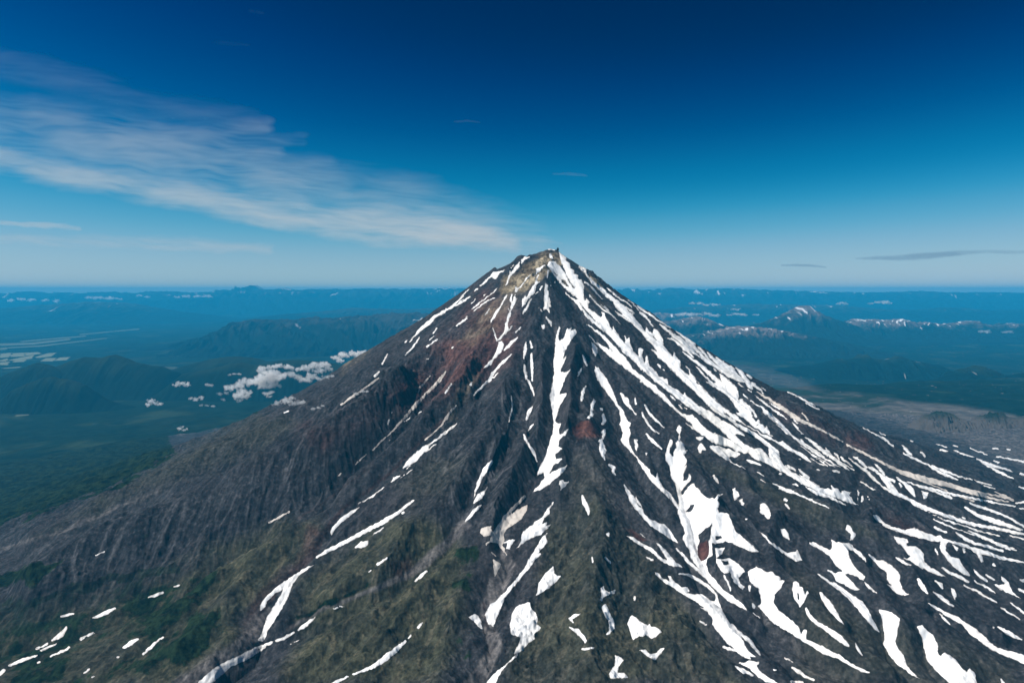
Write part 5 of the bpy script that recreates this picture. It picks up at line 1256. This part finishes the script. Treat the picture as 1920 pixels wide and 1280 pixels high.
puff_cloud('flat cloud right of the pale brown mountain', 42, [(1368, 590, 3), (1380, 589, 4), (1392, 590, 4), (1398, 591, 3)], 1.8)
puff_cloud('small cloud in the gap left of the distant cone', 46, [(1376, 580, 3), (1381, 580, 3.5)], 1.8)
puff_cloud('tiny flat cloud left of the distant cone', 46, [(1414, 590, 2), (1420, 590, 2.5)], 1.8)
puff_cloud('small triangular cloud right above the distant cone', 55, [(1572, 570, 3), (1580, 568, 3.5), (1585, 570, 3)], 2)
puff_cloud('bright egg shaped cloud right of the distant cone', 55, [(1632, 569, 3), (1645, 567, 4), (1658, 567, 5), (1668, 568, 3.5)], 2.5)
puff_cloud('grey cloud over the serrated ridge near the right edge', 38, [(1838, 622, 3), (1846, 621, 4), (1853, 623, 3)], 1.3)
puff_cloud('little grey cloud at the right edge over the serrated ridge', 38, [(1883, 623, 3), (1890, 622, 3.5), (1896, 623, 2.5)], 1.3)
puff_cloud('row of white clouds on the horizon above the distant cone', 98, [(1478, 547, 2.5), (1492, 546, 3.5), (1508, 547, 3.5), (1525, 547, 4), (1532, 548, 3)], 2.5)
puff_cloud('faint row of white clouds on the right horizon', 100, [(1655, 550, 3), (1670, 550, 3), (1690, 551, 2.5), (1730, 552, 2.5), (1762, 553, 2.5)], 2)

# cirrus: thin layers of ice cloud high above, thickest along the traced streaks
def cirrus(label, alt, strokes, density, name='cirrus_cloud', tmax=.10, soft=14, grain=1.0, seed=1, step=3.0, color=(.95, .98, 1)):
    xs = [p[0] for s in strokes for p in s[1]]; ys = [p[1] for s in strokes for p in s[1]]
    w = max(p[2] for s in strokes for p in s[1]) + soft * 1.5
    u = np.arange(min(xs) - w, max(xs) + w + step, step)
    top, bot = min(ys) - w, min(max(ys) + w, 520)
    v = np.arange(top, bot + step * .6, step * .5)
    Uu, Vv = np.meshgrid(u, v)
    d0, d1, d2 = (Uu - CX) / FPX, CP + (CY - Vv) / FPX * SP, -SP + (CY - Vv) / FPX * CP
    t = (alt - CAM_Z) / np.maximum(d2, .008)
    X, Y = d0 * t, d1 * t
    wu = Uu + 10 * grain * perlin(Uu / 70, Vv / 22, seed) + 3 * grain * perlin(Uu / 20, Vv / 7, seed + 1)
    wv = Vv + 5 * grain * perlin(Uu / 80, Vv / 25, seed + 2) + 1.6 * grain * perlin(Uu / 24, Vv / 8, seed + 3)
    F = np.zeros_like(Uu)
    for amp, pts in strokes:
        f = sd_line(wu, wv, pts)
        hw = np.mean([p[2] for p in pts])
        F = np.maximum(F, amp * smooth(-soft * min(1, hw / 8 + .2), hw * .9, f)) + .35 * np.minimum(F, amp * smooth(-soft, hw, f))
    Wv = Vv + 7 * perlin(Uu / 120, Vv / 40, seed + 8) + 3 * perlin(Uu / 45, Vv / 16, seed + 9)
    streaks = .55 + .26 * perlin(Uu / 120 + Vv / 40, Wv / 8.5 - Uu / 70, seed + 5) + .20 * perlin(Uu / 200, Wv / 18 - Uu / 110, seed + 15) + .16 * perlin(Uu / 40, Wv / 3.8 - Uu / 50, seed + 6) + .5 * perlin(Uu / 170, Vv / 50, seed + 7)
    F = F * np.clip(.02 + 1.0 * streaks, .03, 1.5) - .02
    b = 1.0 - 0 * F
    F[0] = F[-1] = 0; F[:, 0] = F[:, -1] = 0
    F = np.maximum(F, 0) * tmax
    keep = F > 1e-5
    nr, nc = F.shape
    idx = np.arange(nr * nc).reshape(nr, nc)
    cell = keep[:-1, :-1] | keep[:-1, 1:] | keep[1:, 1:] | keep[1:, :-1]
    q = np.stack([idx[:-1, :-1], idx[:-1, 1:], idx[1:, 1:], idx[1:, :-1]], -1)[cell]
    N = nr * nc
    k = keep.ravel()
    lower = np.where(k[q], q + N, q)          # where the layer thins to nothing both sides share the point
    loops = np.concatenate([q.ravel(), lower[:, ::-1].ravel()])
    P = np.stack([X, Y, np.full_like(X, alt)], -1).reshape(-1, 3)
    T_, B_ = P.copy(), P.copy()
    T_[:, 2] += F.ravel() * .5; B_[:, 2] -= F.ravel() * .5
    allP = np.concatenate([T_, B_])
    ids, inv = np.unique(loops, return_inverse=True)
    o = mesh_object(name, allP[ids] * U, inv.ravel(), np.full(len(q) * 2, 4), cloud_material('ice_cloud', density, color, .0), False)
    return tag(o, label, 'cirrus cloud')

cirrus('long white cirrus band slanting from the left edge down to the summit', 9.0, [(1.0, [(-160, 280, 12), (0, 303, 12), (100, 325, 12), (200, 343, 13), (300, 358, 14), (400, 378, 16), (500, 396, 18), (600, 410, 22), (700, 419, 26), (800, 428, 26), (880, 440, 16), (960, 458, 5)])], .135, soft=22, seed=41)
cirrus('broad milky cirrus veil with bright filaments above the long band', 9.3, [(.6, [(-160, 225, 30), (60, 238, 36), (180, 256, 36), (300, 280, 34), (420, 305, 26), (520, 330, 14), (640, 352, 4)]), (.45, [(-100, 290, 14), (200, 305, 22), (420, 345, 16), (560, 372, 4)]), (.5, [(120, 246, 2), (220, 250, 5), (330, 254, 6), (420, 244, 5), (500, 236, .5)]), (.35, [(230, 264, 1), (300, 266, 4), (420, 268, 5), (500, 264, 1), (570, 260, .3)]), (.45, [(180, 294, 1), (320, 292, 5), (450, 292, 5), (520, 287, .5)]), (.3, [(340, 314, 1), (420, 312, 4), (500, 312, 4), (620, 303, 1)])], .105, soft=40, seed=42)
cirrus('faint cirrus feather in the dark blue at the upper left', 9.6, [(.6, [(-140, 106, 14), (0, 122, 14), (80, 136, 12), (160, 155, 11), (240, 182, 9), (350, 206, 6), (480, 228, 2)])], .036, soft=30, seed=43)
cirrus('thin cirrus veil spreading between the long band and the blue sky', 9.1, [(.6, [(480, 322, 14), (580, 345, 26), (680, 372, 36), (800, 396, 40), (900, 420, 26), (1000, 440, 8)])], .075, soft=44, seed=44)
cirrus('level cirrus band low over the left horizon', 8.0, [(.7, [(-100, 440, 8), (0, 446, 8), (150, 454, 9), (300, 456, 8), (400, 462, 8), (510, 467, 4)])], 0.041, soft=9, seed=45)
cirrus('short bright cirrus line above the level band at the left edge', 8.2, [(.9, [(-60, 414, 3), (30, 418, 4), (90, 423, 4), (150, 428, 2)])], 0.050, soft=5, seed=46, step=2)
cirrus('tiny cirrus hook in the blue above the summit', 9.2, [(.6, [(1040, 326, .5), (1072, 327, 2), (1100, 330, .5)])], 0.018, soft=6, seed=47, step=2, grain=.6)
cirrus('tiny cirrus tuft left of the centre in the deep blue', 9.4, [(.5, [(852, 231, .5), (876, 227, 2), (900, 229, .5)])], 0.015, soft=6, seed=48, step=2, grain=.6)
cirrus('faint cirrus flecks in the dark blue near the top', 9.6, [(.4, [(395, 82, 3), (425, 81, 4), (465, 84, 3)]), (.3, [(470, 22, 3), (492, 24, 3)])], 0.02, soft=6, seed=49, step=2, grain=.6)
cirrus('faint pale streak just left above the summit', 8.6, [(.5, [(970, 446, 2), (1010, 450, 3), (1055, 457, 2)])], 0.033, soft=5, seed=50, step=2, grain=.5)
cirrus('long grey lens cloud above the right horizon', 6.0, [(1.0, [(1604, 484, 1), (1640, 483, 3), (1690, 483, 5), (1740, 480, 6), (1790, 475, 5), (1850, 471, 3), (1930, 473, 4), (2000, 474, 4)])], 0.042, name='lens_cloud', soft=3, grain=.25, seed=51, step=2, color=(.30, .48, .66))  # cloud in shade, its darkness given by the colour
cirrus('short grey lens cloud left of the long one', 6.0, [(.8, [(1466, 497, 1), (1495, 497, 2), (1520, 498, 2), (1548, 500, 1)])], 0.042, name='lens_cloud', soft=3, grain=.25, seed=52, step=2, color=(.30, .48, .66))  # shaded tone set by colour, as for the long one

# ------------------------------------------------------------------ the rock on the summit
def summit_rock():
    c = at_y(1046, 467, SY - .01)
    bm = bmesh.new()
    bmesh.ops.create_icosphere(bm, subdivisions=4, radius=1)
    rnd = random.Random(3)
    for v in bm.verts:
        n = v.co.normalized()
        k = 1 + .28 * math.sin(n.x * 5 + 1) * math.cos(n.y * 4) + .16 * math.sin(n.z * 11 + n.x * 7) + .10 * math.cos(n.y * 17 + n.z * 9) + rnd.uniform(-.05, .05)
        v.co = Vector((n.x * .085 * k * (1.25 - .35 * n.z), n.y * .085 * k, n.z * .17 * k))
    me = bpy.data.meshes.new('summit_rock'); bm.to_mesh(me); bm.free()
    T = NT('dark_crag')
    g = T.n('ShaderNodeNewGeometry').outputs['Position']
    n = T.noise(g, 14, 5, .6)
    me.materials.append(T.surface(T.mix(T.ramp(n, .35, .65), (.014, .014, .017), (.05, .045, .042)), .95, None, .05))
    o = bpy.data.objects.new('summit_rock', me); COL.objects.link(o)
    o.location = Vector(c) * U + Vector((0, 0, -.02))
    tag(o, 'dark rock tower standing on the right end of the snowy summit', 'rock')
summit_rock()

# ------------------------------------------------------------------ air
def make_haze():
    T = NT('haze_air')
    v = T.n('ShaderNodeVolumePrincipled')
    v.inputs['Color'].default_value = (.03, .56, 1.0, 1)
    v.inputs['Density'].default_value = HAZE
    v.inputs['Absorption Color'].default_value = (0, 0, 0, 1)
    v.inputs['Density Attribute'].default_value = ''
    T.m.cycles.homogeneous_volume = True
    v.inputs['Anisotropy'].default_value = 0.0
    T.link(v.outputs[0], T.out.inputs['Volume'])
    x0, x1, y0, y1, z0, z1 = -1900, 1900, -120, 1210, -1.0, HAZE_TOP
    vs = np.array([(x, y, z) for z in (z0, z1) for y in (y0, y1) for x in (x0, x1)], float)
    fl = [0, 2, 3, 1, 4, 5, 7, 6, 0, 1, 5, 4, 2, 6, 7, 3, 0, 4, 6, 2, 1, 3, 7, 5]
    return tag(mesh_object('haze', vs, fl, [4] * 6, T.m, False), 'blue summer haze filling the air over the valleys', 'haze', 'stuff')
HAZE, HAZE_TOP = .00148, 35.4
make_haze()
